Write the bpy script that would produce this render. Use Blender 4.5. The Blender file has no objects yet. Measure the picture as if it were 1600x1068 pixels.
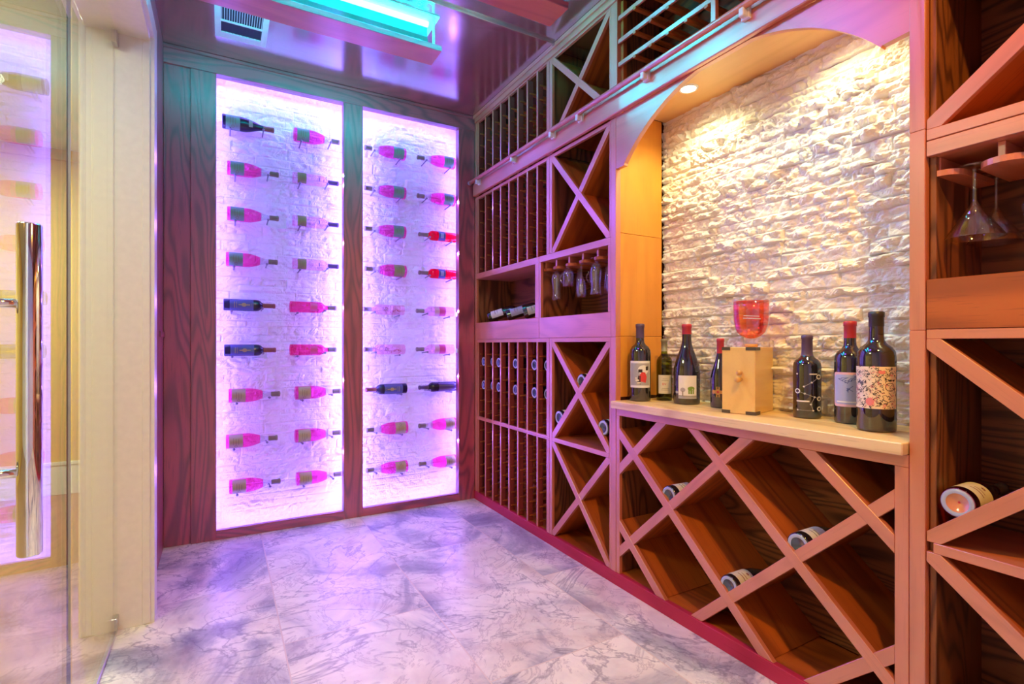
import bpy, bmesh, math, random
from mathutils import Vector, Matrix, noise
C = bpy.context.scene.collection
R = math.radians
sc = bpy.context.scene

# ------------------------------------------------------------------ camera, world, exposure, lights
cam = bpy.data.objects.new('camera', bpy.data.cameras.new('camera'))
C.objects.link(cam); sc.camera = cam
cam.data.sensor_width = 36; cam.data.lens = 804 / 1600 * 36; cam.data.shift_y = 3 / 1600
cam.data.clip_start = 0.01
cam.location = (0, 0, 1.2); cam.rotation_euler = (R(90), 0, R(-29.4))
w = bpy.data.worlds.new('world'); sc.world = w; w.use_nodes = True
w.node_tree.nodes['Background'].inputs[0].default_value = (0.9, 0.8, 1.0, 1)
w.node_tree.nodes['Background'].inputs[1].default_value = 0.02
sc.view_settings.view_transform = 'Standard'; sc.view_settings.look = 'None'
sc.view_settings.exposure = 0.0; sc.view_settings.gamma = 1.0
sc.view_settings.use_curve_mapping = False
NICHE_E = 68.0          # violet LED strips behind the display frame
NICHE_COL = (0.20, 0.14, 1.0)
TEAL_E = 60.0
TEAL_COL = (0.0, 0.85, 0.95)
def area(name, loc, size, power, col, rot=(0, 0, 0), sy=None, spread=180):
    l = bpy.data.lights.new(name, 'AREA'); l.energy = power; l.color = col
    l.shape = 'RECTANGLE' if sy else 'DISK'; l.size = size
    if sy: l.size_y = sy
    l.spread = R(spread)
    o = bpy.data.objects.new(name, l); C.objects.link(o); o.location = loc; o.rotation_euler = rot
    return o
# room downlight, added violet fills, hall ceiling lamps, alcove spots
def spot(name, loc, power, col, deg, blend=0.6, r=0.05, aim=None):
    l = bpy.data.lights.new(name, 'SPOT'); l.energy = power; l.color = col
    l.spot_size = R(deg); l.spot_blend = blend; l.shadow_soft_size = r
    o = bpy.data.objects.new(name, l); C.objects.link(o); o.location = loc
    if aim: o.rotation_euler = (Vector(aim) - Vector(loc)).to_track_quat('-Z', 'Y').to_euler()
    return o
spot('room_downlight', (0.75, -0.10, 2.93), 175, (1.0, 0.52, 0.06), 125, 0.8, 0.06, aim=(1.2, 1.0, 0.2))
# unseen violet fill spots added in the two display openings for coloured spill
for px_ in (-0.005, 0.70, 0.88, 1.555):
    for pz_ in (0.45, 0.95, 1.45, 1.90, 2.30):
        spot('unseen_violet_fill', (px_, 3.685, pz_), 5.5, (0.38, 0.14, 1.0), 135, 1.0, 0.0, aim=(px_ * 0.6 + 0.35, 2.4, pz_ * 0.80 - 0.10))
for px_ in (-0.005, 0.70):
    for py_, pz_ in ((2.9, 2.36), (2.3, 2.30)):
        spot('unseen_violet_fill', (px_, 3.685, 2.36), 60, (0.30, 0.10, 1.0), 34, 1.0, 0.0, aim=(1.713, py_, pz_))
area('added_violet_fill', (0.45, 1.55, 2.94), 0.5, 10, (0.28, 0.08, 1.0), sy=0.4)  # violet fill added near the ceiling, out of view
area('hall_ceiling_lamp', (-1.3, 3.9, 2.70), 0.5, 89, (0.78, 1.0, 0.80))
area('hall_entry_lamp', (-1.1, 1.6, 2.70), 0.5, 30, (1.0, 1.05, 0.58))
for yy in (1.66, 1.04):
    l = bpy.data.lights.new('alcove_spot_lamp', 'SPOT'); l.energy = 19; l.color = (0.88, 0.90, 0.44)
    l.spot_size = R(150); l.spot_blend = 0.8; l.shadow_soft_size = 0.03
    o = bpy.data.objects.new('alcove_spot_lamp', l); C.objects.link(o); o.location = (1.865, yy, 2.345)

# ------------------------------------------------------------------ helpers
def meta(o, label=None, cat=None, group=None, kind=None):
    if label: o['label'] = label
    if cat: o['category'] = cat
    if group: o['group'] = group
    if kind: o['kind'] = kind
    return o
def thing(name, label, cat, loc, group=None, kind=None):
    o = bpy.data.objects.new(name, None); C.objects.link(o); o.location = loc
    o.empty_display_size = 0.05
    return meta(o, label, cat, group, kind)
def from_bm(name, bm, m, parent=None, loc=(0, 0, 0), smooth=False, mat=None):
    me = bpy.data.meshes.new(name); bm.normal_update(); bm.to_mesh(me); bm.free()
    for x in (m if isinstance(m, (list, tuple)) else [m]): me.materials.append(x)
    if smooth:
        for p in me.polygons: p.use_smooth = True
    o = bpy.data.objects.new(name, me); C.objects.link(o)
    if parent: o.parent = parent
    if mat is not None: o.matrix_local = mat
    else: o.location = loc
    return o
def box_bm(lx, ly, lz, bev=0.0015, c=(0, 0, 0), bm=None):
    own = bm is None
    b = bmesh.new()
    bmesh.ops.create_cube(b, size=1)
    for v in b.verts: v.co = Vector((v.co.x * lx, v.co.y * ly, v.co.z * lz))
    if bev and min(lx, ly, lz) > bev * 3:
        bmesh.ops.bevel(b, geom=list(b.edges), offset=bev, segments=1, affect='EDGES')
    for v in b.verts: v.co += Vector(c)
    if own: return b
    merge(bm, b); return bm
def merge(bm, b, mi=None):
    base = {}
    for v in b.verts: base[v] = bm.verts.new(v.co)
    for f in b.faces:
        try:
            g = bm.faces.new([base[v] for v in f.verts]); g.smooth = f.smooth
            g.material_index = f.material_index if mi is None else mi
        except ValueError: pass
    b.free()
ROT = {'x': Matrix.Identity(4), 'y': Matrix.Rotation(R(90), 4, 'Z'), 'z': Matrix.Rotation(R(-90), 4, 'Y')}
def board(parent, name, x0, x1, y0, y1, z0, z1, ax, m, bev=0.0015):
    """axis aligned board in world coordinates; grain runs along ax"""
    dx, dy, dz = abs(x1 - x0), abs(y1 - y0), abs(z1 - z0)
    d = {'x': (dx, dy, dz), 'y': (dy, dx, dz), 'z': (dz, dy, dx)}[ax]
    c = Vector(((x0 + x1) / 2, (y0 + y1) / 2, (z0 + z1) / 2))
    if parent: c = c - parent.location
    return from_bm(name, box_bm(*d, bev=bev), m, parent, mat=Matrix.Translation(c) @ ROT[ax])
def clip(poly, rect):
    y0, y1, z0, z1 = rect
    for (i, lim, sgn) in ((0, y0, 1), (0, y1, -1), (1, z0, 1), (1, z1, -1)):
        out = []
        for k in range(len(poly)):
            a, b = poly[k], poly[(k + 1) % len(poly)]
            ina, inb = (a[i] - lim) * sgn >= 0, (b[i] - lim) * sgn >= 0
            if ina: out.append(a)
            if ina != inb:
                t = (lim - a[i]) / (b[i] - a[i]); out.append((a[0] + t * (b[0] - a[0]), a[1] + t * (b[1] - a[1])))
        poly = out
        if not poly: return []
    return poly
def diag(parent, name, p, q, wd, rect, x0, x1, m):
    """slanted board in the Y-Z plane, clipped to the opening, from x0 to x1"""
    p, q = Vector(p), Vector(q); d = (q - p).normalized(); n = Vector((-d.y, d.x)) * wd / 2
    a, b = p - d * 0.3, q + d * 0.3
    poly = clip([tuple(a - n), tuple(b - n), tuple(b + n), tuple(a + n)], rect)
    if len(poly) < 3: return
    cy = (p.x + q.x) / 2; cz = (p.y + q.y) / 2
    M = Matrix(((0, 1, 0, (x0 + x1) / 2), (d.x, 0, -d.y, cy), (d.y, 0, d.x, cz), (0, 0, 0, 1)))
    if M.to_3x3().determinant() < 0:
        M = Matrix(((0, -1, 0, (x0 + x1) / 2), (d.x, 0, -d.y, cy), (d.y, 0, d.x, cz), (0, 0, 0, 1)))
    Mi = M.inverted()
    bm = bmesh.new(); lo = [bm.verts.new(Mi @ Vector((x0, y, z))) for y, z in poly]; hi = [bm.verts.new(Mi @ Vector((x1, y, z))) for y, z in poly]
    n_ = len(poly)
    bm.faces.new(lo[::-1]); bm.faces.new(hi)
    for i in range(n_): bm.faces.new((lo[i], lo[(i + 1) % n_], hi[(i + 1) % n_], hi[i]))
    bmesh.ops.recalc_face_normals(bm, faces=bm.faces)
    bmesh.ops.bevel(bm, geom=list(bm.edges), offset=0.0012, segments=1, affect='EDGES')
    L = M.copy(); L.translation -= parent.location
    return from_bm(name, bm, m, parent, mat=L)
def lathe_bm(prof, n=28, bm=None, c=(0, 0, 0), closed=False):
    b = bmesh.new(); rings = []
    for r, z in prof:
        if r < 1e-5: rings.append([b.verts.new((c[0], c[1], z + c[2]))])
        else: rings.append([b.verts.new((c[0] + r * math.cos(2 * math.pi * k / n), c[1] + r * math.sin(2 * math.pi * k / n), z + c[2])) for k in range(n)])
    for a, d in zip(rings, rings[1:]):
        for k in range(n):
            k2 = (k + 1) % n
            q = [a[k % len(a)], a[k2 % len(a)], d[k2 % len(d)], d[k % len(d)]]
            s = []
            for v in q:
                if v not in s: s.append(v)
            if len(s) > 2:
                try: b.faces.new(s)
                except ValueError: pass
    for f in b.faces: f.smooth = True
    bmesh.ops.recalc_face_normals(b, faces=b.faces)
    if bm is None: return b
    merge(bm, b); return bm
def tube_bm(pts, r, n=12, bm=None):
    b = bmesh.new(); rings = []
    pts = [Vector(p) for p in pts]
    for i, p in enumerate(pts):
        t = (pts[min(i + 1, len(pts) - 1)] - pts[max(i - 1, 0)]).normalized()
        u = t.orthogonal().normalized() if i == 0 else (u - t * u.dot(t)).normalized()
        v = t.cross(u)
        rings.append([b.verts.new(p + (u * math.cos(2 * math.pi * k / n) + v * math.sin(2 * math.pi * k / n)) * r) for k in range(n)])
    for a, d in zip(rings, rings[1:]):
        for k in range(n): b.faces.new((a[k], a[(k + 1) % n], d[(k + 1) % n], d[k])).smooth = True
    b.faces.new(rings[0][::-1]); b.faces.new(rings[-1])
    bmesh.ops.recalc_face_normals(b, faces=b.faces)
    if bm is None: return b
    merge(bm, b); return bm
def cyl_map(polys, r, bm=None, th=0.0002):
    """2-D polygons (u = arc metres from the -Y side, v = height) wrapped on a cylinder of radius r; cut into strips to bend"""
    b = bm or bmesh.new()
    for poly in polys:
        us = [p[0] for p in poly]; u0, u1 = min(us), max(us)
        n = max(1, int((u1 - u0) / (r * 0.18)))
        for k in range(n):
            a, c = u0 + (u1 - u0) * k / n, u0 + (u1 - u0) * (k + 1) / n
            q = clip(poly, (a, c, -9, 9))
            if len(q) < 3: continue
            vs = [b.verts.new(((r + th) * math.sin(u / r), -(r + th) * math.cos(u / r), v)) for u, v in q]
            try: b.faces.new(vs).smooth = True
            except ValueError: pass
    bmesh.ops.remove_doubles(b, verts=b.verts, dist=1e-6)
    return b
def rectp(u0, u1, v0, v1): return [(u0, v0), (u1, v0), (u1, v1), (u0, v1)]
def ell(cu, cv, a, b2, n=16): return [(cu + a * math.cos(2 * math.pi * k / n), cv + b2 * math.sin(2 * math.pi * k / n)) for k in range(n)]
def ringp(cu, cv, r, t, n=14):
    out = []
    for k in range(n):
        a, c = 2 * math.pi * k / n, 2 * math.pi * (k + 1) / n
        out.append([(cu + r * math.cos(a), cv + r * math.sin(a)), (cu + r * math.cos(c), cv + r * math.sin(c)),
                    (cu + (r - t) * math.cos(c), cv + (r - t) * math.sin(c)), (cu + (r - t) * math.cos(a), cv + (r - t) * math.sin(a))])
    return out
def stroke(pts, t):
    out = []
    for a, b in zip(pts, pts[1:]):
        a, b = Vector(a), Vector(b); d = (b - a)
        if d.length < 1e-6: continue
        n = Vector((-d.y, d.x)).normalized() * t / 2
        out.append([tuple(a - n), tuple(b - n), tuple(b + n), tuple(a + n)])
    return out
def text_polys(s, size):
    cu = bpy.data.curves.new('lettering', 'FONT'); cu.body = s; cu.size = size; cu.align_x = 'CENTER'; cu.resolution_u = 2
    o = bpy.data.objects.new('lettering', cu); C.objects.link(o)
    me = o.evaluated_get(bpy.context.evaluated_depsgraph_get()).to_mesh()
    polys = [[(me.vertices[i].co.x, me.vertices[i].co.y) for i in p.vertices] for p in me.polygons]
    o.evaluated_get(bpy.context.evaluated_depsgraph_get()).to_mesh_clear()
    bpy.data.objects.remove(o); bpy.data.curves.remove(cu)
    return polys
def copy_tree(o, parent=None, **kw):
    c = o.copy(); C.objects.link(c); c.parent = parent
    for ch in list(o.children): copy_tree(ch, c)
    return c

# ------------------------------------------------------------------ materials
class NT:
    def __init__(s, name):
        s.m = bpy.data.materials.new(name); s.m.use_nodes = True; s.t = s.m.node_tree; s.n = s.t.nodes
        s.p = s.n['Principled BSDF']; s.out = s.n['Material Output']
    def add(s, t, **kw):
        n = s.n.new(t)
        for k, v in kw.items(): setattr(n, k, v)
        return n
    def link(s, a, b): s.t.links.new(a, b)
    def math(s, op, a, b=None):
        n = s.add('ShaderNodeMath', operation=op)
        for i, x in enumerate((a, b)):
            if x is None: continue
            if isinstance(x, (int, float)): n.inputs[i].default_value = x
            else: s.link(x, n.inputs[i])
        return n.outputs[0]
    def ramp(s, f, stops):
        n = s.add('ShaderNodeValToRGB'); e = n.color_ramp.elements
        while len(e) < len(stops): e.new(0.5)
        for x, (p, c) in zip(e, stops):
            x.position = p; x.color = (*c, 1) if len(c) == 3 else c
        s.link(f, n.inputs[0]); return n.outputs[0]
    def mapping(s, src, scale, loc=(0, 0, 0)):
        n = s.add('ShaderNodeMapping'); n.inputs['Scale'].default_value = scale; n.inputs['Location'].default_value = loc
        s.link(src, n.inputs[0]); return n.outputs[0]
    def noise(s, v, scale=1, detail=4, rough=0.5, dist=0):
        n = s.add('ShaderNodeTexNoise'); n.inputs['Scale'].default_value = scale; n.inputs['Detail'].default_value = detail
        n.inputs['Roughness'].default_value = rough; n.inputs['Distortion'].default_value = dist
        s.link(v, n.inputs['Vector']); return n
    def mix(s, f, a, b, mode='MIX'):
        n = s.add('ShaderNodeMix', data_type='RGBA', blend_type=mode)
        for i, x in ((0, f), (6, a), (7, b)):
            if isinstance(x, (int, float)): n.inputs[i].default_value = x
            elif isinstance(x, tuple): n.inputs[i].default_value = (*x, 1)
            else: s.link(x, n.inputs[i])
        return n.outputs[2]
    def bump(s, h, strength=0.2, dist=0.002):
        n = s.add('ShaderNodeBump'); n.inputs['Strength'].default_value = strength; n.inputs['Distance'].default_value = dist
        s.link(h, n.inputs['Height']); s.link(n.outputs[0], s.p.inputs['Normal']); return n
def wood(name, light, mid, dark, rough=0.3, ior=1.5, coat=0.0, coat_ior=1.5, coat_rough=0.1, grain=1.0, contrast=1.0, rings=34):
    t = NT(name)
    tc = t.add('ShaderNodeTexCoord'); oi = t.add('ShaderNodeObjectInfo')
    off = t.add('ShaderNodeVectorMath', operation='SCALE'); off.inputs[0].default_value = (7.3, 3.1, 5.7)
    t.link(oi.outputs['Random'], off.inputs['Scale'])
    ad = t.add('ShaderNodeVectorMath', operation='ADD'); t.link(tc.outputs['Object'], ad.inputs[0]); t.link(off.outputs[0], ad.inputs[1])
    v = ad.outputs[0]
    n1 = t.noise(t.mapping(v, (0.55 * grain, 3.4 * grain, 3.4 * grain)), 1.0, 2, 0.4, 0.35)
    ring = t.math('SINE', t.math('MULTIPLY', n1.outputs[0], rings * 3.2))
    ring = t.math('ADD', t.math('MULTIPLY', ring, 0.5), 0.5)
    ring = t.math('POWER', ring, 2.2)
    fib = t.noise(t.mapping(v, (5, 150, 150)), 1.0, 3, 0.6)
    big = t.noise(t.mapping(v, (0.6, 4, 4)), 1.0, 3, 0.5)
    base = t.mix(big.outputs[0], light, mid)
    c = t.mix(t.math('MULTIPLY', ring, 0.62 * contrast), base, dark)
    f2 = t.math('MULTIPLY', t.math('GREATER_THAN', fib.outputs[0], 0.60), 0.35 * contrast)
    c = t.mix(f2, c, dark)
    t.link(c, t.p.inputs['Base Color'])
    t.p.inputs['Roughness'].default_value = rough; t.p.inputs['IOR'].default_value = ior
    t.p.inputs['Coat Weight'].default_value = coat; t.p.inputs['Coat IOR'].default_value = coat_ior; t.p.inputs['Coat Roughness'].default_value = coat_rough
    h = t.math('ADD', t.math('MULTIPLY', ring, -0.6), t.math('MULTIPLY', fib.outputs[0], 0.5))
    t.bump(h, 0.25, 0.0012)
    return t.m
def flat(name, col, rough=0.5, metal=0, ior=1.5, **kw):
    t = NT(name)
    tc = t.add('ShaderNodeTexCoord')
    n = t.noise(tc.outputs['Object'], 35, 3)
    dk = tuple(x * 0.86 for x in col)
    t.link(t.mix(n.outputs[0], dk, col), t.p.inputs['Base Color'])
    t.p.inputs['Roughness'].default_value = rough; t.p.inputs['Metallic'].default_value = metal; t.p.inputs['IOR'].default_value = ior
    for k, v in kw.items(): t.p.inputs[k.replace('_', ' ')].default_value = v
    return t.m
def emit(name, col, st):
    t = NT(name); t.p.inputs['Base Color'].default_value = (*col, 1)
    t.p.inputs['Emission Color'].default_value = (*col, 1); t.p.inputs['Emission Strength'].default_value = st
    return t.m
def clear(name, tint, ior=1.5, rough=0.0, extra=0.0):
    """glass that lets light through: tinted transparency plus Fresnel reflection"""
    t = NT(name); t.n.remove(t.p)
    tr = t.add('ShaderNodeBsdfTransparent'); tr.inputs[0].default_value = (*tint, 1)
    gl = t.add('ShaderNodeBsdfGlossy'); gl.inputs['Roughness'].default_value = rough; gl.inputs[0].default_value = (1, 1, 1, 1)
    fr = t.add('ShaderNodeFresnel'); gm = t.add('ShaderNodeNewGeometry')
    t.link(t.math('POWER', ior, t.math('SUBTRACT', 1.0, t.math('MULTIPLY', gm.outputs['Backfacing'], 2.0))), fr.inputs[0])
    mx = t.add('ShaderNodeMixShader'); t.link(t.math('MINIMUM', t.math('ADD', fr.outputs[0], extra), 1.0), mx.inputs[0]); t.link(tr.outputs[0], mx.inputs[1]); t.link(gl.outputs[0], mx.inputs[2])
    t.link(mx.outputs[0], t.out.inputs[0]); return t.m

M = {}
M['face'] = wood('lacquered_cherry', (0.66, 0.20, 0.095), (0.57, 0.16, 0.075), (0.36, 0.075, 0.03), rough=0.33, ior=2.2, contrast=0.55, rings=22)
M['shadedpost'] = wood('shaded_red_rack_post', (0.30, 0.045, 0.035), (0.22, 0.03, 0.03), (0.10, 0.012, 0.012), rough=0.45, ior=1.4, contrast=0.6, rings=18)  # post sides: interior shade put into a darker wood colour
M['plinth'] = wood('deep_red_stained_plinth', (0.52, 0.03, 0.07), (0.44, 0.022, 0.05), (0.26, 0.01, 0.02), rough=0.5, ior=1.35, contrast=0.5, rings=18)
M['shelf'] = wood('warm_cherry_board', (0.60, 0.155, 0.022), (0.36, 0.072, 0.012), (0.14, 0.022, 0.006), rough=0.38, ior=1.5, contrast=0.8, rings=20)
M['oak'] = wood('stained_oak_panel', (0.30, 0.10, 0.035), (0.22, 0.065, 0.022), (0.05, 0.012, 0.006), rough=0.42, ior=1.5, contrast=1.25, rings=42, grain=1.2)
M['wall'] = wood('dark_oak_wall_board', (0.50, 0.065, 0.10), (0.40, 0.05, 0.075), (0.10, 0.014, 0.03), rough=0.38, ior=2.2, contrast=1.15, rings=40, grain=1.1)
M['ceil'] = wood('polished_ceiling_veneer', (0.40, 0.07, 0.09), (0.32, 0.05, 0.065), (0.18, 0.025, 0.035), rough=0.17, ior=4.5, contrast=0.6, rings=16)
M['counter'] = wood('pale_butcher_block', (0.90, 0.66, 0.33), (0.80, 0.53, 0.23), (0.52, 0.29, 0.11), rough=0.35, ior=1.7, contrast=0.9, rings=18)
M['amber'] = wood('amber_veneer', (0.80, 0.34, 0.05), (0.72, 0.27, 0.035), (0.50, 0.16, 0.02), rough=0.32, contrast=0.4, rings=14)
M['soffit'] = wood('honey_veneer', (0.80, 0.48, 0.20), (0.72, 0.40, 0.15), (0.55, 0.28, 0.09), rough=0.4, contrast=0.35, rings=14)
M['boxwood'] = wood('pale_pine', (0.88, 0.58, 0.20), (0.82, 0.50, 0.15), (0.68, 0.36, 0.09), rough=0.30, contrast=0.5, rings=14, ior=2.2)
M['hallfloor'] = wood('hall_hardwood', (0.52, 0.30, 0.14), (0.42, 0.22, 0.10), (0.26, 0.12, 0.05), rough=0.3, contrast=0.6)
M['white'] = flat('cream_painted_trim', (0.86, 0.83, 0.76), 0.35)
M['hallwall'] = flat('hall_yellow_paint', (0.80, 0.53, 0.16), 0.6)
M['plaster'] = flat('white_plaster', (0.8, 0.76, 0.68), 0.7)
M['chrome'] = flat('polished_chrome', (0.85, 0.84, 0.83), 0.06, 1.0)
M['nickel'] = flat('satin_nickel', (0.72, 0.72, 0.75), 0.28, 1.0)
M['darkmetal'] = flat('dark_metal_bracket', (0.13, 0.11, 0.11), 0.35, 0.8)
M['peg'] = flat('peg_metal', (0.30, 0.27, 0.34), 0.35, 0.7)
M['grille'] = flat('vent_white_enamel', (0.82, 0.80, 0.84), 0.4)
M['duct'] = flat('vent_dark_opening', (0.02, 0.02, 0.05), 0.6)
M['led'] = emit('violet_led', NICHE_COL, NICHE_E)
M['tube'] = emit('teal_lamp_tube', (0.016, 0.74, 1.0), TEAL_E)
t = NT('teal_acrylic_diffuser'); t.n.remove(t.p)
e_ = t.add('ShaderNodeEmission'); e_.inputs[0].default_value = (0.0, 0.62, 0.62, 1); e_.inputs[1].default_value = 0.75
tr_ = t.add('ShaderNodeBsdfTransparent'); tr_.inputs[0].default_value = (0.75, 1, 1, 1); as_ = t.add('ShaderNodeAddShader'); mx_ = t.add('ShaderNodeMixShader'); mx_.inputs[0].default_value = 0.55
t.link(tr_.outputs[0], mx_.inputs[1]); t.link(e_.outputs[0], mx_.inputs[2]); t.link(mx_.outputs[0], t.out.inputs[0]); M['diff'] = t.m
M['teal_fill'] = emit('added_teal_glow', (0.0, 0.84, 1.0), 170)  # added glow that boosts teal on the upper woodwork
M['lens'] = emit('downlight_lens', (1.0, 0.86, 0.62), 30)
M['pane'] = clear('clear_door_glass', (0.97, 0.99, 0.98), 1.52)
M['paneedge'] = flat('glass_edge', (0.10, 0.13, 0.12), 0.3)
M['stem'] = clear('crystal_glass', (0.97, 0.98, 0.99), 1.7, 0.03, 0.06)
def stone(name, a, b, c, bmp=0.5):
    t = NT(name); g = t.add('ShaderNodeNewGeometry')
    n = t.noise(g.outputs['Position'], 9, 5, 0.6); m = t.noise(g.outputs['Position'], 70, 5, 0.65)
    col = t.ramp(n.outputs[0], [(0.3, a), (0.55, b), (0.75, c)])
    t.link(col, t.p.inputs['Base Color']); t.p.inputs['Roughness'].default_value = 0.85
    t.bump(m.outputs[0], bmp, 0.006); return t.m
M['stone'] = stone('white_ledger_stone', (0.80, 0.74, 0.68), (0.84, 0.80, 0.75), (0.72, 0.68, 0.66), 0.6)
M['nstone'] = stone('white_niche_stone', (0.80, 0.78, 0.80), (0.84, 0.82, 0.84), (0.70, 0.66, 0.72), 0.8)
# marble tile floor
t = NT('marble_tile'); g = t.add('ShaderNodeNewGeometry'); pos = g.outputs['Position']
sx = t.add('ShaderNodeSeparateXYZ'); t.link(pos, sx.inputs[0])
br = t.add('ShaderNodeTexBrick'); br.inputs['Scale'].default_value = 1.0; br.inputs['Mortar Size'].default_value = 0.003
br.inputs['Brick Width'].default_value = 1.22; br.inputs['Row Height'].default_value = 0.615; br.inputs['Mortar Smooth'].default_value = 0.3
br.inputs['Color1'].default_value = (0.2, 0.2, 0.2, 1); br.inputs['Color2'].default_value = (0.8, 0.8, 0.8, 1); br.inputs['Mortar'].default_value = (1, 1, 1, 1)
mp = t.add('ShaderNodeMapping'); mp.inputs['Rotation'].default_value = (0, 0, R(90)); mp.inputs['Location'].default_value = (1.02, -0.215 + 0.615, 0)
t.link(pos, mp.inputs[0]); t.link(mp.outputs[0], br.inputs['Vector'])
tile = t.add('ShaderNodeSeparateColor'); t.link(br.outputs['Color'], tile.inputs[0])
cmb = t.add('ShaderNodeCombineXYZ'); t.link(t.math('MULTIPLY', tile.outputs[0], 9.0), cmb.inputs[2])
sh = t.add('ShaderNodeVectorMath', operation='ADD'); t.link(pos, sh.inputs[0]); t.link(cmb.outputs[0], sh.inputs[1]); tv = sh.outputs[0]
n0 = t.noise(tv, 1.7, 7, 0.62, 1.1); n1 = t.noise(tv, 1.3, 5, 0.58, 1.8); n2 = t.noise(tv, 4.5, 8, 0.68, 1.2)
base = t.ramp(n0.outputs[0], [(0.30, (0.22, 0.23, 0.30)), (0.43, (0.46, 0.48, 0.51)), (0.50, (0.78, 0.78, 0.72)), (0.60, (0.93, 0.92, 0.82)), (0.72, (0.60, 0.53, 0.46))])
brown = t.ramp(n1.outputs[0], [(0.5, (0, 0, 0)), (0.75, (0.6, 0.6, 0.6))])
base = t.mix(brown, base, (0.52, 0.38, 0.32))
def vein(nn, center, width):
    d = t.math('ABSOLUTE', t.math('SUBTRACT', nn.outputs[0], center)); return t.ramp(d, [(0.0, (1, 1, 1)), (width, (0, 0, 0))])
v1 = vein(n1, 0.5, 0.016); v2 = vein(n2, 0.5, 0.022)
base = t.mix(t.math('MULTIPLY', v1, 0.55), base, (0.12, 0.11, 0.17))
base = t.mix(t.math('MULTIPLY', v2, 0.42), base, (0.20, 0.17, 0.22))
base = t.mix(br.outputs['Fac'], base, (0.72, 0.64, 0.55))
t.link(base, t.p.inputs['Base Color']); t.p.inputs['Roughness'].default_value = 0.38; t.p.inputs['IOR'].default_value = 1.5
M['marble'] = t.m

# bottle materials
M['black'] = flat('black_wine_glass', (0.012, 0.010, 0.016), 0.05, 0, 2.0)
M['blackblue'] = flat('dark_blue_bottle_glass', (0.02, 0.015, 0.05), 0.1, 0, 1.5)
M['rose'] = clear('rose_wine_glass', (1.0, 0.30, 0.62), 1.35, 0.03)
M['hot'] = clear('hot_pink_wine_glass', (1.0, 0.22, 0.50), 1.35, 0.03)
M['red'] = clear('red_wine_glass', (0.95, 0.06, 0.16), 1.35, 0.03)
M['palepink'] = clear('pale_pink_wine_glass', (0.98, 0.74, 0.86), 1.35, 0.03)
M['neck'] = clear('clear_bottle_neck', (0.88, 0.86, 0.92), 1.4, 0.02)
M['green'] = clear('olive_green_glass', (0.42, 0.44, 0.10), 1.4, 0.03)
M['whiskey'] = clear('amber_red_liquor', (1.0, 0.22, 0.10), 1.45, 0.02, 0.04)
for k, c, r in (('foil_grey', (0.26, 0.22, 0.20), .4), ('foil_olive', (0.24, 0.20, 0.13), .4), ('foil_brown', (0.30, 0.10, 0.08), .4), ('foil_red', (0.48, 0.03, 0.05), .35),
                ('foil_violet', (0.10, 0.06, 0.14), .35), ('foil_black', (0.03, 0.025, 0.03), .35), ('lab_green', (0.22, 0.36, 0.27), .6), ('lab_olive', (0.34, 0.30, 0.14), .6),
                ('lab_gold', (0.50, 0.40, 0.22), .5), ('lab_cream', (0.82, 0.76, 0.60), .6), ('lab_white', (0.85, 0.83, 0.80), .6), ('lab_grey', (0.42, 0.40, 0.42), .6),
                ('lab_blue', (0.10, 0.12, 0.34), .5), ('lab_pink', (0.85, 0.10, 0.34), .5), ('lab_sky', (0.42, 0.46, 0.70), .5), ('lab_rose', (0.80, 0.48, 0.50), .5),
                ('ink', (0.03, 0.02, 0.03), .6), ('ink_red', (0.70, 0.05, 0.05), .5), ('ink_green', (0.20, 0.32, 0.04), .6), ('ink_gold', (0.70, 0.36, 0.08), .35),
                ('ink_white', (0.85, 0.83, 0.85), .5), ('lab_orange', (0.92, 0.76, 0.55), .6), ('ink_pink', (0.85, 0.25, 0.25), .6), ('brass', (0.75, 0.42, 0.12), .25)):
    M[k] = flat(k, c, r)

# ------------------------------------------------------------------ room shell
XF = 1.713      # front plane of the cabinets
XB = 2.03       # back plane of the cabinets
CH = 2.96
def st(name, *a, **k):
    o = board(None, name, *a, **k); o['kind'] = 'structure'; return o
st('floor', -0.387, 2.25, -0.95, 3.95, -0.05, 0.0, 'y', M['marble'], bev=0)
st('floor_hall', -2.8, -0.387, -0.95, 5.5, -0.05, 0.0, 'y', M['hallfloor'], bev=0)
st('ceiling', -0.485, 2.25, -0.95, 3.95, CH, CH + 0.05, 'x', M['ceil'], bev=0)
st('ceiling_hall', -2.8, -0.485, -0.95, 5.5, 2.74, 2.79, 'x', M['plaster'], bev=0)
st('wall_right', 2.10, 2.25, -0.95, 3.95, 0, CH, 'z', M['oak'], bev=0)
st('wall_near', -2.8, 2.10, -0.95, -0.85, 0, CH, 'z', M['plaster'], bev=0)
st('wall_hall_far', -2.8, -0.485, 5.35, 5.5, 0, 2.74, 'z', M['hallwall'], bev=0)
st('wall_hall_left', -2.8, -2.7, -0.85, 5.35, 0, 2.74, 'z', M['hallwall'], bev=0)
st('wall_hall_right', -0.485, -0.47, 3.98, 5.35, 0, 2.96, 'z', M['hallwall'], bev=0)
st('baseboard_hall', -2.7, -0.485, 5.333, 5.35, 0, 0.235, 'x', M['white'])
st('trim_1', -2.7, -0.485, 5.326, 5.35, 0.235, 0.26, 'x', M['white'])
st('trim_2', -2.7, -0.485, 5.31, 5.35, 2.66, 2.74, 'x', M['hallwall'])
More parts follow.
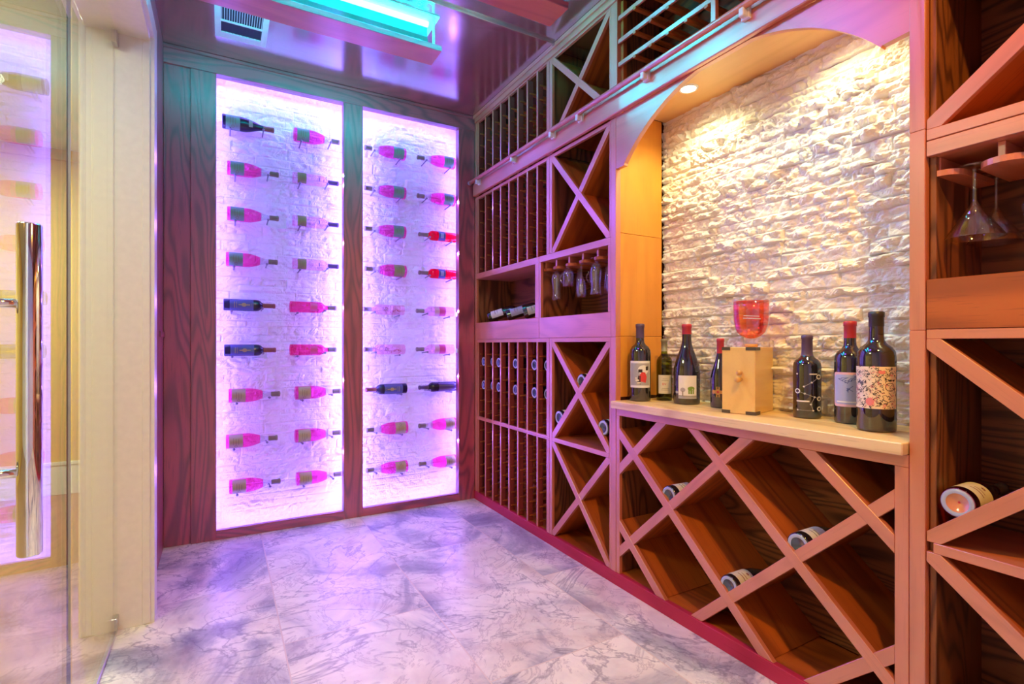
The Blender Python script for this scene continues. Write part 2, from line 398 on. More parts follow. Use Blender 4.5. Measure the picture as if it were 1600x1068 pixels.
# left wall with the glazed opening
st('wall_left', -0.485, -0.31, 2.70, 3.95, 0, CH, 'z', M['plaster'], bev=0)
st('wall_left_header', -0.485, -0.31, 0.84, 2.70, 2.51, CH, 'y', M['plaster'], bev=0)
st('wall_left_near', -0.485, -0.31, -0.85, 0.84, 0, CH, 'y', M['plaster'], bev=0)
st('wall_left_panel', -0.31, -0.30, 2.70, 3.63, 0, CH, 'z', M['wall'])
st('wall_left_header_panel', -0.31, -0.30, 0.0, 2.70, 2.62, CH, 'y', M['wall'])
st('trim_3', -0.30, -0.292, 3.40, 3.63, 1.24, 1.27, 'y', M['wall'])
# white jamb, head and casings
jm = thing('trim_4', None, None, (-0.38, 2.70, 0), kind='structure')
board(jm, 'jamb', -0.49, -0.268, 2.690, 2.70, 0, 2.505, 'z', M['white'])
board(jm, 'jamb_stop', -0.46, -0.395, 2.682, 2.690, 0, 2.50, 'z', M['white'])
board(jm, 'head_lining', -0.49, -0.268, 0.85, 2.69, 2.50, 2.51, 'y', M['white'])
board(jm, 'casing', -0.30, -0.268, 2.688, 2.79, 0, 2.60, 'z', M['white'], bev=0.004)
board(jm, 'casing_bead', -0.268, -0.254, 2.694, 2.785, 0, 2.595, 'z', M['white'], bev=0.005)
board(jm, 'head_casing', -0.30, -0.268, 0.85, 2.688, 2.512, 2.60, 'y', M['white'], bev=0.004)
board(jm, 'head_casing_bead', -0.268, -0.254, 0.85, 2.694, 2.517, 2.595, 'y', M['white'], bev=0.005)
board(jm, 'hall_casing', -0.505, -0.485, 2.686, 2.79, 0, 2.60, 'z', M['white'], bev=0.004)
# glass: fixed light and door leaf
wn = thing('window_1', None, None, (-0.387, 2.31, 0), kind='structure')
board(wn, 'glass_pane', -0.392, -0.382, 1.942, 2.688, 0.012, 2.495, 'z', M['pane'], bev=0)
for z in (0.02, 2.44):
    board(wn, 'glass_clip', -0.397, -0.377, 2.64, 2.6885, z, z + 0.05, 'z', M['nickel'])
board(wn, 'floor_channel', -0.394, -0.380, 1.942, 2.688, 0.0, 0.012, 'y', M['nickel'])
dr = thing('door_1', None, None, (-0.3865, 0.93, 0), kind='structure')
board(dr, 'glass_pane', -0.392, -0.382, 0.93, 1.932, 0.012, 2.495, 'z', M['pane'], bev=0)
board(dr, 'pane_edge', -0.3918, -0.3822, 1.932, 1.9345, 0.012, 2.495, 'z', M['paneedge'], bev=0)
hb = lathe_bm([(0, 0.80), (0.017, 0.80), (0.019, 0.803), (0.019, 1.425), (0.017, 1.428), (0, 1.428)], 32)
from_bm('pull_handle', hb, M['chrome'], dr, (0.057, 1.30 - 0.93, 0), True)
for z in (0.957, 1.276):
    from_bm('handle_standoff', tube_bm([(-0.07, 0.37, z), (0.057, 0.37, z)], 0.0085, 20), M['chrome'], dr, (0, 0, 0), False)
    from_bm('handle_rosette', tube_bm([(0.005, 0.37, z), (0.013, 0.37, z)], 0.014, 20), M['chrome'], dr, (0, 0, 0), False)
dr.location.x = -0.3865 + 0.018; dr.rotation_euler = (0, 0, R(1.1))

# ------------------------------------------------------------------ stone surfaces (split-face ledger stone as relief)
def stone_mesh(name, u0, u1, v0, v1, step, relief, row, fn, m, seed, rough):
    rnd = random.Random(seed)
    rows = []; v = v0
    while v < v1:
        h = rnd.uniform(*row); x = u0 - rnd.uniform(0, .3); br = []
        while x < u1:
            L = rnd.uniform(0.12, 0.46)
            br.append((x, x + L, rnd.random() ** 1.3, rnd.uniform(-.5, .5), rnd.uniform(-.4, .4), rnd.random() * 50, rnd.random())); x += L
        rows.append((v, v + h, br)); v += h
    nu, nv = int((u1 - u0) / step) + 1, int((v1 - v0) / step) + 1
    vs = []; ri = 0
    for j in range(nv):
        v = v0 + (v1 - v0) * j / (nv - 1)
        while ri < len(rows) - 1 and v >= rows[ri][1]: ri += 1
        r0, r1, br = rows[ri]; bi = 0
        for i in range(nu):
            u = u0 + (u1 - u0) * i / (nu - 1)
            while bi < len(br) - 1 and u >= br[bi][1]: bi += 1
            a, b, d, tu, tv, sd, sm = br[bi]
            ee = min(v - r0, r1 - v, (u - a) * 1.0, (b - u) * 1.0)
            edge = min(1, max(0, ee) / 0.006)
            p = Vector((u * 17, v * 24, sd))
            q = Vector((u * 55, v * 62, sd))
            nz = abs(noise.noise(p)) * 1.7 + abs(noise.noise(q)) * 0.55 + noise.noise(q * 2.1) * 0.16
            amp = rough * (0.35 + 0.9 * sm)
            h = relief * (0.25 + 0.75 * d) + relief * 0.25 * (tu * (u - a) / (b - a) + tv * (v - r0) / (r1 - r0)) + amp * (nz - 0.25)
            h *= 0.45 + 0.55 * edge
            vs.append(fn(u, v, h))
    fs = [(j * nu + i, j * nu + i + 1, (j + 1) * nu + i + 1, (j + 1) * nu + i) for j in range(nv - 1) for i in range(nu - 1)]
    me = bpy.data.meshes.new(name); me.from_pydata(vs, [], fs); me.update()
    me.materials.append(m)
    o = bpy.data.objects.new(name, me); C.objects.link(o); o['kind'] = 'structure'
    return o
wb = stone_mesh('wall_back', -0.14, 1.69, 0.0, 2.95, 0.0080, 0.016, (0.035, 0.075), lambda u, v, h: (u, 3.835 - h, v), M['nstone'], 3, 0.014)
ws = stone_mesh('wall_alcove', 0.70, 2.00, 0.88, 2.40, 0.0048, 0.024, (0.032, 0.062), lambda u, v, h: (2.068 - h, 1.35 * 2 - u, v), M['stone'], 11, 0.026)
st('wall_back_structure', -0.485, 2.25, 3.84, 3.95, 0, CH, 'z', M['plaster'], bev=0)

# ------------------------------------------------------------------ back display frame with LED strips
df = thing('display_frame', 'tall dark oak frame around the two violet backlit wine panels', 'display frame', (0.78, 3.66, 0))
Y0, Y1 = 3.63, 3.69
WL = M['wall']
board(df, 'outer_panel', -0.30, -0.164, Y0 + 0.012, Y1, 0, 2.86, 'z', WL)
board(df, 'stile', -0.164, -0.031, Y0, Y1, 0, 2.852, 'z', WL)
board(df, 'mullion', 0.725, 0.854, Y0, Y1, 0, 2.852, 'z', WL)
board(df, 'stile', 1.579, 1.712, Y0, Y1, 0, 2.852, 'z', WL)
board(df, 'top_rail', -0.30, 1.712, Y0 - 0.004, Y1, 2.852, 2.945, 'x', WL)
board(df, 'crown', -0.30, 1.712, Y0 - 0.016, Y1, 2.94, CH - 0.001, 'x', WL)
board(df, 'bottom_rail', -0.031, 0.725, Y0, Y1, 0, 0.048, 'x', WL)
board(df, 'bottom_rail', 0.854, 1.579, Y0, Y1, 0, 0.048, 'x', WL)
for x0, x1 in ((-0.031, 0.725), (0.854, 1.579)):
    board(df, 'inner_bead', x0, x1, Y0 + 0.01, Y0 + 0.02, 0.048, 0.054, 'x', WL, bev=0)
    for a, b in ((x0 - 0.040, x0 - 0.024), (x1 + 0.026, x1 + 0.042)):
        if b > 1.65: a, b = 1.615, 1.631
        board(df, 'led_strip', a, b, Y1 + 0.001, Y1 + 0.012, 0.06, 2.85, 'z', M['led'], bev=0)
    board(df, 'led_strip', x0, x1, Y1 + 0.001, Y1 + 0.012, 2.884, 2.900, 'x', M['led'], bev=0)
    board(df, 'led_strip', x0, x1, Y1 + 0.001, Y1 + 0.012, 0.014, 0.028, 'x', M['led'], bev=0)
for z in (1.425, 1.148):
    from_bm('puck_light_cap', tube_bm([(1.579 - .78, 0, z), (1.571 - .78, 0, z)], 0.017, 20), M['grille'], df)
board(df, 'cavity_side', -0.16, -0.14, Y1, 3.84, 0, 2.95, 'z', M['plaster'])
board(df, 'cavity_side', 1.69, 1.71, Y1, 3.84, 0, 2.95, 'z', M['plaster'])

# ------------------------------------------------------------------ bottles
BORD = [(0, 0.012), (0.018, 0.008), (0.030, 0.0), (0.036, 0.001), (0.0375, 0.006), (0.0375, 0.185), (0.036, 0.198), (0.030, 0.210), (0.020, 0.219), (0.0155, 0.228), (0.0145, 0.24), (0.0142, 0.285), (0.0155, 0.286), (0.0155, 0.298), (0.012, 0.300), (0, 0.300)]
BURG = [(0, 0.012), (0.020, 0.008), (0.034, 0.0), (0.040, 0.001), (0.0415, 0.006), (0.0415, 0.115), (0.040, 0.135), (0.036, 0.155), (0.029, 0.180), (0.021, 0.205), (0.0160, 0.226), (0.0145, 0.245), (0.0142, 0.285), (0.0155, 0.286), (0.0155, 0.298), (0.012, 0.300), (0, 0.300)]
def make_bottle(name, label, kind, body, caps, lab=None, s=1.0, sr=1.0, capz=0.235, group=None, necksplit=None, nseg=28, capcol=None, cat='wine bottle'):
    """standing bottle, label side towards -Y. lab: list of (material, polygons, offset layer)"""
    prof = BORD if kind == 'bordeaux' else BURG
    prof = [(r * s * sr, z * s) for r, z in prof]
    t = thing(name, label, cat, (0, 0, 0), group)
    if necksplit:
        zc = necksplit * s; lo = [p for p in prof if p[1] < zc]; hi = [p for p in prof if p[1] >= zc]
        rj = lo[-1][0] + (hi[0][0] - lo[-1][0]) * (zc - lo[-1][1]) / (hi[0][1] - lo[-1][1])
        from_bm('body', lathe_bm(lo + [(rj, zc), (0, zc)], nseg), M[body], t, smooth=True)
        from_bm('neck', lathe_bm([(0, zc + .0002), (rj, zc + .0002)] + hi, nseg), M['neck'], t, smooth=True)
    else:
        from_bm('body', lathe_bm(prof, nseg), M[body], t, smooth=True)
    zc = capz * s
    cp = [p for p in prof if p[1] >= zc and p[0] > 0]
    a = [p for p in prof if p[1] < zc][-1]; rc = a[0] + (cp[0][0] - a[0]) * (zc - a[1]) / max(1e-6, cp[0][1] - a[1])
    e = 0.0006
    cprof = [(rc + e, zc)] + [(r + e, z + (e if z > .299 * s else 0)) for r, z in cp] + [(0, prof[-1][1] + e)]
    from_bm('capsule', lathe_bm(cprof, nseg), M[caps], t, smooth=True)
    R_ = prof[5][0]
    if lab:
        for i, (pn, m, polys) in enumerate(lab):
            bm = cyl_map([[(u * s * sr, v * s) for u, v in p] for p in polys], R_, th=0.0004 + 0.00025 * i)
            o = from_bm(pn, bm, M[m], t, smooth=True)
    return t
def place(t, loc, rot=(0, 0, 0)):
    t.location = loc; t.rotation_euler = rot; return t
rg = random.Random(5)
# label artwork (units: metres on a 0.30 m bottle)
def lab_basic(m, v0=0.018, v1=0.095, half=0.052, ink='ink', ic=None):
    L = [('label', m, [rectp(-half, half, v0, v1)])]
    lines = []
    for k in range(3): lines.append(rectp(-half * .45 + 0.004 * k, half * .35, v0 + (v1 - v0) * (.3 + .18 * k), v0 + (v1 - v0) * (.3 + .18 * k) + 0.003))
    lines += ringp(half * .55, (v0 + v1) / 2, 0.009, 0.003)
    L.append(('label_print', ic or 'foil_olive', lines)); return L
protos = {}
def proto(key):
    if key in protos: return copy_tree(protos[key])
    if key == 'rose': t = make_bottle('wine_bottle', '', 'burgundy', 'rose', 'foil_olive', lab_basic('lab_olive'), necksplit=0.195, capz=0.246, sr=1.08)
    if key == 'rosegreen': t = make_bottle('wine_bottle', '', 'burgundy', 'rose', 'foil_olive', lab_basic('lab_green'), necksplit=0.195, capz=0.246, sr=1.08)
    if key == 'rosegold': t = make_bottle('wine_bottle', '', 'burgundy', 'rose', 'foil_olive', lab_basic('lab_gold'), necksplit=0.195, capz=0.246, sr=1.08)
    if key == 'champ':
        t = make_bottle('wine_bottle', '', 'burgundy', 'blackblue', 'foil_brown', lab_basic('lab_green', .02, .10, .06) + [('neck_label', 'lab_grey', [rectp(-.02, .02, .150, .172)])], sr=1.08)
    if key == 'clearolive': t = make_bottle('wine_bottle', '', 'bordeaux', 'palepink', 'foil_violet', lab_basic('lab_olive', 0.03, 0.085, 0.045, ) + [('strip', 'ink', [rectp(-.012, .012, 0.165, 0.169)])], capz=0.232)
    if key == 'hot': t = make_bottle('wine_bottle', '', 'bordeaux', 'hot', 'foil_grey', [('label', 'lab_pink', [rectp(-.03, .03, .125, .170)]), ('label_print', 'ink_red', ell(0, .10, .006, .006) and [ell(-.01, .105, .006, .006)])], capz=0.246)
    if key == 'dark': t = make_bottle('wine_bottle', '', 'bordeaux', 'blackblue', 'foil_brown', [('label', 'lab_blue', [rectp(-.04, .04, .035, .170)]), ('label_print', 'lab_gold', [ell(0, .115, .012, .014), rectp(-.003, .003, .085, .15), rectp(-.02, .02, .06, .063), rectp(-.02, .02, .072, .074), rectp(-.006, .006, .155, .16)])], capz=0.225)
    if key == 'darkplain': t = make_bottle('wine_bottle', '', 'bordeaux', 'blackblue', 'foil_violet', [('label', 'foil_violet', [rectp(-.035, .035, .02, .15)]), ('label_print', 'foil_olive', [rectp(.008, .012, .03, .145), rectp(-.018, -.014, .04, .14)])], capz=0.225)
    if key == 'scribble':
        pr = []
        for k in range(16):
            u, v = rg.uniform(-.02, .02), rg.uniform(.03, .15); pr += stroke([(u, v), (u + rg.uniform(-.012, .012), v + rg.uniform(-.02, .02)), (u + rg.uniform(-.015, .015), v + rg.uniform(-.02, .02))], .002)
        t = make_bottle('wine_bottle', '', 'bordeaux', 'palepink', 'foil_grey', [('label_print', 'foil_red', pr), ('mark', 'ink', stroke([(-.012, .14), (.0, .155), (.012, .14)], .003) + ringp(0, .135, .007, .002))], capz=0.240)
    if key == 'pinkband': t = make_bottle('wine_bottle', '', 'bordeaux', 'palepink', 'foil_grey', [('label', 'lab_pink', [rectp(-.045, .045, .075, .125)]), ('neck_label', 'lab_rose', [rectp(-.045, .045, .126, .165)])], capz=0.240)
    if key == 'redblue': t = make_bottle('wine_bottle', '', 'bordeaux', 'red', 'foil_olive', [('label', 'lab_blue', [rectp(-.045, .045, .095, .150)]), ('label_print', 'lab_sky', [rectp(-.02, .02, .11, .135)])], capz=0.228)
    protos[key] = t
    return t
DESC = {'rose': ('rosé wine bottle with olive label', 'rosé bottles on wall pegs'), 'rosegreen': ('rosé wine bottle with grey green label', 'rosé bottles on wall pegs'),
        'rosegold': ('rosé wine bottle with tan gold label', 'rosé bottles on wall pegs'), 'champ': ('dark sloping bottle with green label and grey neck tag', 'dark bottles on wall pegs'),
        'clearolive': ('clear bottle with olive label and violet foil', 'clear bottles on wall pegs'), 'hot': ('hot pink straight sided bottle', 'hot pink bottles on wall pegs'),
        'dark': ('dark blue bottle with gold emblem', 'dark bottles on wall pegs'), 'darkplain': ('plain dark violet bottle', 'dark bottles on wall pegs'),
        'scribble': ('pale pink bottle with scribbled print', 'clear bottles on wall pegs'), 'pinkband': ('clear bottle with bright pink band', 'clear bottles on wall pegs'),
        'redblue': ('red bottle with dark blue label', 'red bottles on wall pegs')}
cols = [['champ', 'rosegreen', 'rosegreen', 'rosegreen', 'dark', 'dark', 'rosegold', 'rosegold', 'rosegold'],
        ['rosegreen', 'clearolive', 'clearolive', 'clearolive', 'hot', 'hot', 'rosegold', 'rosegold', 'rosegold'],
        ['rosegreen', 'rosegreen', 'rosegreen', 'rose', 'scribble', 'scribble', 'dark', 'rosegold', 'rosegold'],
        ['rosegreen', 'rosegreen', 'redblue', 'redblue', 'pinkband', 'pinkband', 'darkplain', 'rosegold', 'rosegold']]
cx = [[0.0, 0.028, 0.028, 0.021, 0.007, 0.011, 0.036, 0.021, 0.039], [.42, .412, .412, .412, .396, .396, .428, .428, .436],
      [1.19, 1.19, 1.19, 1.194, 1.18, 1.185, 1.199, 1.204, 1.204], [1.586, 1.586, 1.597, 1.597, 1.578, 1.578, 1.597, 1.597, 1.600]]
rown = ['top', 'second', 'third', 'fourth', 'fifth', 'sixth', 'seventh', 'eighth', 'bottom']
coln = ['leftmost column', 'left of middle post', 'right of middle post', 'rightmost column']
peg = None
for c in range(4):
    for r in range(9):
        k = cols[c][r]; t = proto(k); yb = 3.742
        z = 2.612 - 0.2905 * r
        x = cx[c][r] + (0.0 if c < 2 else 0.0)
        place(t, (x, yb, z), (0, R(90) if c < 2 else R(-90), 0))
        d, g = DESC[k]
        meta(t, '%s, %s row, %s' % (d, rown[r], coln[c]), 'wine bottle', g)
        sgn = 1 if c < 2 else -1
        rb = 0.0415 * 1.08 if k in ('rose', 'rosegreen', 'rosegold', 'champ') else 0.0375
        for dx, rr in ((0.045, rb), (0.222 if rb < .04 else 0.235, 0.0165)):
            px, pz = x + sgn * dx, z - rr - 0.006
            # pegs start in the stone, run forward under the bottle and end in a small knob
            if peg is None:
                b = tube_bm([(0, 0.094, -0.006), (0, 0.0, 0), (0, -0.030, 0.002)], 0.0045, 10)
                lathe = bmesh.new(); bmesh.ops.create_uvsphere(lathe, u_segments=10, v_segments=8, radius=0.008)
                for v in lathe.verts: v.co += Vector((0, -0.032, 0.002))
                merge(b, lathe)
                peg = from_bm('wine_peg', b, M['peg'], wb, (px, yb, pz), True)
            else:
                q = peg.copy(); C.objects.link(q); q.parent = wb; q.location = (px, yb, pz)

# ------------------------------------------------------------------ cabinets on the right wall
F, S, O = M['face'], M['shelf'], M['oak']
def carcass(name, label, y0, y1, z0, z1, sides=True, top=True, bottom=True, cat='wine rack'):
    t = thing(name, label, cat, (XF, (y0 + y1) / 2, z0))
    board(t, 'back_panel', XB, XB + 0.012, y0, y1, z0, z1, 'y', O)
    if sides:
        board(t, 'side_panel', XF + 0.019, XB, y0 + .001, y0 + 0.016, z0, z1, 'z', O)
        board(t, 'side_panel', XF + 0.019, XB, y1 - 0.016, y1 - .001, z0, z1, 'z', O)
    return t
FT = 0.019
def frame(t, y0, y1, z0, z1, wl, wr, wt, wb_, m=None):
    """face frame; wl is the stile on the far side (large Y), wr the near side"""
    m = m or F
    if wl: board(t, 'stile', XF, XF + FT, y1 - wl, y1, z0, z1, 'z', m)
    if wr: board(t, 'stile', XF, XF + FT, y0, y0 + wr, z0, z1, 'z', m)
    if wt: board(t, 'rail', XF + .0005, XF + FT, y0 + wr, y1 - wl, z1 - wt, z1, 'y', m)
    if wb_: board(t, 'rail', XF + .0005, XF + FT, y0 + wr, y1 - wl, z0, z0 + wb_, 'y', m)
POSTS = [2.60 + 0.1213 * k for k in range(9)]
def column_rack(label, z0, z1, wt, wb_, name='bottle_column_rack', levels=None):
    t = carcass(name, label, 2.585, 3.628, z0, z1)
    fm = None
    for i, y in enumerate(POSTS):
        wd = 0.014 if i not in (0,) else 0.03
        if i == 3 or i == 4: wd = 0.016
        board(t, 'post', XF, XF + 0.006, y - wd / 2, y + wd / 2, z0 + wb_, z1 - wt, 'z', F, bev=0.001)
        board(t, 'shaded_post_side', XF + 0.006, XF + 0.042, y - wd / 2 + .0015, y + wd / 2 - .0015, z0 + wb_, z1 - wt, 'z', M['shadedpost'])  # side of the post, darkened in colour to stand for shade
        board(t, 'rear_post', XB - 0.04, XB, y - 0.007, y + 0.007, z0 + wb_, z1 - wt, 'z', S)
    board(t, 'stile', XF, XF + FT, 3.590, 3.628, z0, z1, 'z', F)
    if wt: board(t, 'rail', XF + .0005, XF + FT, 2.585, 3.59, z1 - wt, z1, 'y', F)
    if wb_: board(t, 'rail', XF + .0005, XF + FT, 2.585, 3.59, z0, z0 + wb_, 'y', F)
    n = levels or int((z1 - z0 - wt - wb_) / 0.0875)
    zs = [z0 + wb_ + 0.03 + 0.0885 * k for k in range(n)]
    r0 = None
    for z in zs:
        for i, y in enumerate(POSTS):
            if r0 is None:
                L_ = XB - XF
                b_ = box_bm(L_ - 0.050, 0.032, 0.008, 0.001, c=(0.0165, 0, 0)); box_bm(0.040, 0.009, 0.008, 0.001, c=(-L_ / 2 + 0.027, -0.0115, 0), bm=b_)
                r0 = from_bm('bottle_rail', b_, S, t, mat=Matrix.Translation(Vector(((XF + XB) / 2 + .007, y, z + 0.004)) - t.location))
            else:
                q = r0.copy(); C.objects.link(q); q.parent = t
                q.matrix_local = Matrix.Translation(Vector(((XF + XB) / 2 + .007, y, z + 0.004)) - t.location)
    return t, zs
def xbin(t, y0, y1, z0, z1, wd=0.036, dp=None):
    rect = (y0, y1, z0, z1)
    for k, (p, q) in enumerate((((y1, z1), (y0, z0)), ((y0, z1), (y1, z0)))):
        e = 0.0015 * k
        diag(t, 'diagonal_slat', p, q, wd, rect, XF + e, XF + FT + e, F)
        diag(t, 'diagonal_shelf', p, q, 0.016 - 0.001 * k, rect, XF + FT + 0.002, XB - 0.002, S)
# plinth
pl = thing('cabinet_plinth', 'long low red-brown plinth along the floor under the whole right-hand rack wall', 'plinth', (XF, 1.2, 0))
board(pl, 'plinth_board', XF - 0.006, XF + 0.02, -0.80, 3.628, 0, 0.062, 'y', M['plinth'])
board(pl, 'bottom_deck', XF + 0.02, XB, -0.80, 3.628, 0.045, 0.060, 'y', S)
# A: column racks
rk1, zs1 = column_rack('lower tier of narrow bottle columns standing on the plinth beside the back wall', 0.062, 0.633, 0.012, 0.0, levels=6)
rk2, zs2 = column_rack('bottle columns holding dark bottles, directly under the small cubby shelf', 0.633, 1.235, 0.024, 0.012, levels=6)
rk3, _ = column_rack('empty bottle columns between the cubby shelf and the ladder rail', 1.742, 2.33, 0.02, 0.0, levels=6)
rk4, _ = column_rack('topmost bottle columns above the ladder rail, next to the back wall', 2.335, 2.958, 0.06, 0.0, levels=6)
# B: X bins
b1 = carcass('cross_divided_bin', 'two stacked X bins on the plinth beside the diamond bin cabinet', 2.022, 2.583, 0.062, 1.235)
frame(b1, 2.022, 2.583, 0.062, 1.235, 0.028, 0.012, 0.024, 0.0)
xbin(b1, 2.034, 2.555, 0.064, 0.620); xbin(b1, 2.034, 2.555, 0.645, 1.211)
board(b1, 'shelf', XF - .0005, XB, 2.034, 2.555, 0.620, 0.645, 'y', F)
b2 = carcass('cross_divided_bin', 'empty X bin above the hanging glasses and under the ladder rail', 2.022, 2.583, 1.742, 2.33)
frame(b2, 2.022, 2.583, 1.742, 2.33, 0.028, 0.012, 0.02, 0.0); xbin(b2, 2.034, 2.555, 1.742, 2.31)
b3 = carcass('cross_divided_bin', 'top X bin above the ladder rail, touching the ceiling trim', 2.022, 2.583, 2.335, 2.958)
frame(b3, 2.022, 2.583, 2.335, 2.958, 0.028, 0.012, 0.065, 0.0); xbin(b3, 2.034, 2.555, 2.40, 2.893)
# cubby + glass rack band
cb = carcass('open_cubby_shelf', 'open wooden cubby shelf holding three lying bottles, with a deep front board', 2.70, 3.628, 1.235, 1.742, cat='shelf')
board(cb, 'front_board', XF, XF + FT, 2.70, 3.628, 1.236, 1.362, 'y', F)
board(cb, 'deck', XF + FT, XB, 2.70, 3.628, 1.345, 1.361, 'y', S)
board(cb, 'top_board', XF, XB, 2.70, 3.628, 1.700, 1.741, 'y', F)
board(cb, 'stile', XF, XF + FT, 2.70, 2.745, 1.362, 1.70, 'z', F)
board(cb, 'stile', XF, XF + FT, 3.600, 3.628, 1.362, 1.70, 'z', F)
board(cb, 'neck_rest', XF + 0.19, XF + 0.21, 2.745, 3.60, 1.361, 1.425, 'y', S)
def glass_rack(t, y0, y1, zt, zpad, rails, pad_r, deep=0.26):
    for y in rails:
        board(t, 'hanger_web', XF + 0.035, XF + deep, y - 0.008, y + 0.008, zpad, zt, 'x', F)
        bm = bmesh.new(); pts = []
        xa = XF + 0.022
        for k in range(13):
            a = math.pi / 2 + math.pi * k / 12; pts.append((xa + pad_r + pad_r * math.cos(a), y + pad_r * math.sin(a)))
        pts += [(XF + deep, y - pad_r), (XF + deep, y + pad_r)]
        pts = [(px, min(max(py, y0), y1)) for px, py in pts]
        lo = [bm.verts.new((px, py, zpad - 0.016)) for px, py in pts]; hi = [bm.verts.new((px, py, zpad)) for px, py in pts]
        n = len(pts); bm.faces.new(lo); bm.faces.new(hi[::-1])
        for i in range(n): bm.faces.new((lo[i], hi[i], hi[(i + 1) % n], lo[(i + 1) % n]))
        bmesh.ops.remove_doubles(bm, verts=bm.verts, dist=1e-5)
        bmesh.ops.recalc_face_normals(bm, faces=bm.faces)
        L = t.location
        for v in bm.verts: v.co -= L
        from_bm('stemware_rail', bm, M['shelf'] if pad_r < .05 else F, t)
gb = carcass('stemware_rack', 'wooden stemware rack cubby beside the cubby shelf, with glasses hanging upside down', 2.022, 2.698, 1.235, 1.742, cat='glass rack')
board(gb, 'front_board', XF, XF + FT, 2.022, 2.698, 1.236, 1.362, 'y', F)
board(gb, 'deck', XF + FT, XB, 2.022, 2.698, 1.345, 1.361, 'y', S)
board(gb, 'top_board', XF, XB, 2.022, 2.698, 1.704, 1.741, 'y', F)
board(gb, 'stile', XF, XF + FT, 2.022, 2.045, 1.362, 1.704, 'z', F)
board(gb, 'stile', XF, XF + FT, 2.678, 2.698, 1.362, 1.704, 'z', F)
glass_rack(gb, 2.045, 2.678, 1.704, 1.665, [2.05, 2.17, 2.30, 2.43, 2.56, 2.675], 0.043)

# long pillar between the bins and the alcove, top pilasters
p1 = thing('cabinet_post', 'tall slim post between the left racks and the stone alcove', 'post', (XF, 2.0, 0.062))
board(p1, 'lower_post', XF - 0.002, XF + 0.03, 1.982, 2.020, 0.062, 1.235, 'z', F)
board(p1, 'upper_post', XF - 0.002, XF + 0.03, 1.982, 2.020, 1.2355, 2.33, 'z', F)
board(p1, 'top_post', XF - 0.002, XF + 0.03, 1.972, 2.020, 2.335, 2.958, 'z', F)
board(p1, 'partition', XF + 0.03, XB, 2.004, 2.018, 0.062, 2.958, 'z', O)
p2 = thing('cabinet_post', 'tall slim post between the stone alcove and the right-hand bins', 'post', (XF, 0.70, 0.062))
board(p2, 'lower_post', XF - 0.002, XF + 0.03, 0.686, 0.724, 0.062, 1.238, 'z', F)
board(p2, 'upper_post', XF - 0.002, XF + 0.03, 0.686, 0.724, 1.2385, 1.80, 'z', F)
board(p2, 'top_post', XF - 0.002, XF + 0.03, 0.686, 0.724, 1.8005, 2.958, 'z', F)
board(p2, 'partition', XF + 0.03, XB + .03, 0.698, 0.712, 0.062, 2.958, 'z', O)

# top crown
tr = thing('crown_trim', 'thin crown trim where the right-hand racks meet the ceiling', 'trim', (XF, 1.4, 2.9))
board(tr, 'crown_board', XF - 0.012, XF, -0.8, 3.61, 2.905, 2.959, 'y', F)
board(tr, 'crown_bead', XF - 0.024, XF - 0.012, -0.8, 3.61, 2.935, 2.959, 'y', F)

# C: slatted display rack above the arch
sl = thing('slatted_rack', 'open slatted bottle rack above the arch and ladder rail', 'wine rack', (XF, 1.35, 2.40))
board(sl, 'back_panel', XB, XB + 0.012, 0.73, 1.97, 2.388, 2.958, 'y', O)
board(sl, 'deck', XF + .03, XB, 0.73, 1.97, 2.46, 2.475, 'y', S)
for y in (1.40,): board(sl, 'stile', XF, XF + FT, y - 0.012, y + 0.012, 2.44, 2.905, 'z', F)
board(sl, 'side_strip', XF + 0.02, XF + 0.045, 1.952, 1.970, 2.46, 2.905, 'z', S)
for z in (2.575, 2.69, 2.805):
    board(sl, 'front_rod', XF + 0.002, XF + 0.014, 0.73, 1.971, z, z + 0.022, 'y', F)
    board(sl, 'rear_rod', XB - 0.03, XB - 0.01, 0.73, 1.971, z, z + 0.02, 'y', S)
    for k in range(11):
        y = 1.848 - 0.104 * k
        board(sl, 'cross_slat', XF - 0.004, XB - 0.01, y - 0.009, y + 0.009, z - 0.014, z + 0.0, 'x', S, bev=.001)

# ladder rail and its fascia board
lr = thing('library_ladder_rail', 'long round ladder rail on a moulded board crossing the racks above the arch', 'rail', (1.66, 1.5, 2.36))
board(lr, 'rail_board', XF - 0.026, XF - 0.0005, -0.8, 3.61, 2.335, 2.425, 'y', F, bev=.004)
board(lr, 'board_cap', XF - 0.018, XF - 0.0005, -0.8, 3.61, 2.425, 2.447, 'y', F, bev=.003)
from_bm('rail_tube', tube_bm([(0, 3.60 - 1.5, 0.075), (0, -0.8 - 1.5, 0.075)], 0.0135, 18), F, lr)
from_bm('rail_end_cap', tube_bm([(0, 3.612 - 1.5, 0.075), (0, 3.598 - 1.5, 0.075)], 0.016, 18), M['nickel'], lr)
for y in (3.48, 2.95, 2.49, 2.23, 1.737, 1.227, 0.72):
    br_ = box_bm(0.030, 0.022, 0.034, 0.003, c=(0.005, 0, -0.022 + .075)); box_bm(0.016, 0.034, 0.046, 0.002, c=(0.021, 0, -0.02 + .075), bm=br_)
    k = from_bm('rail_bracket', br_, M['grille'], lr, (0, y - 1.5, 0)); 

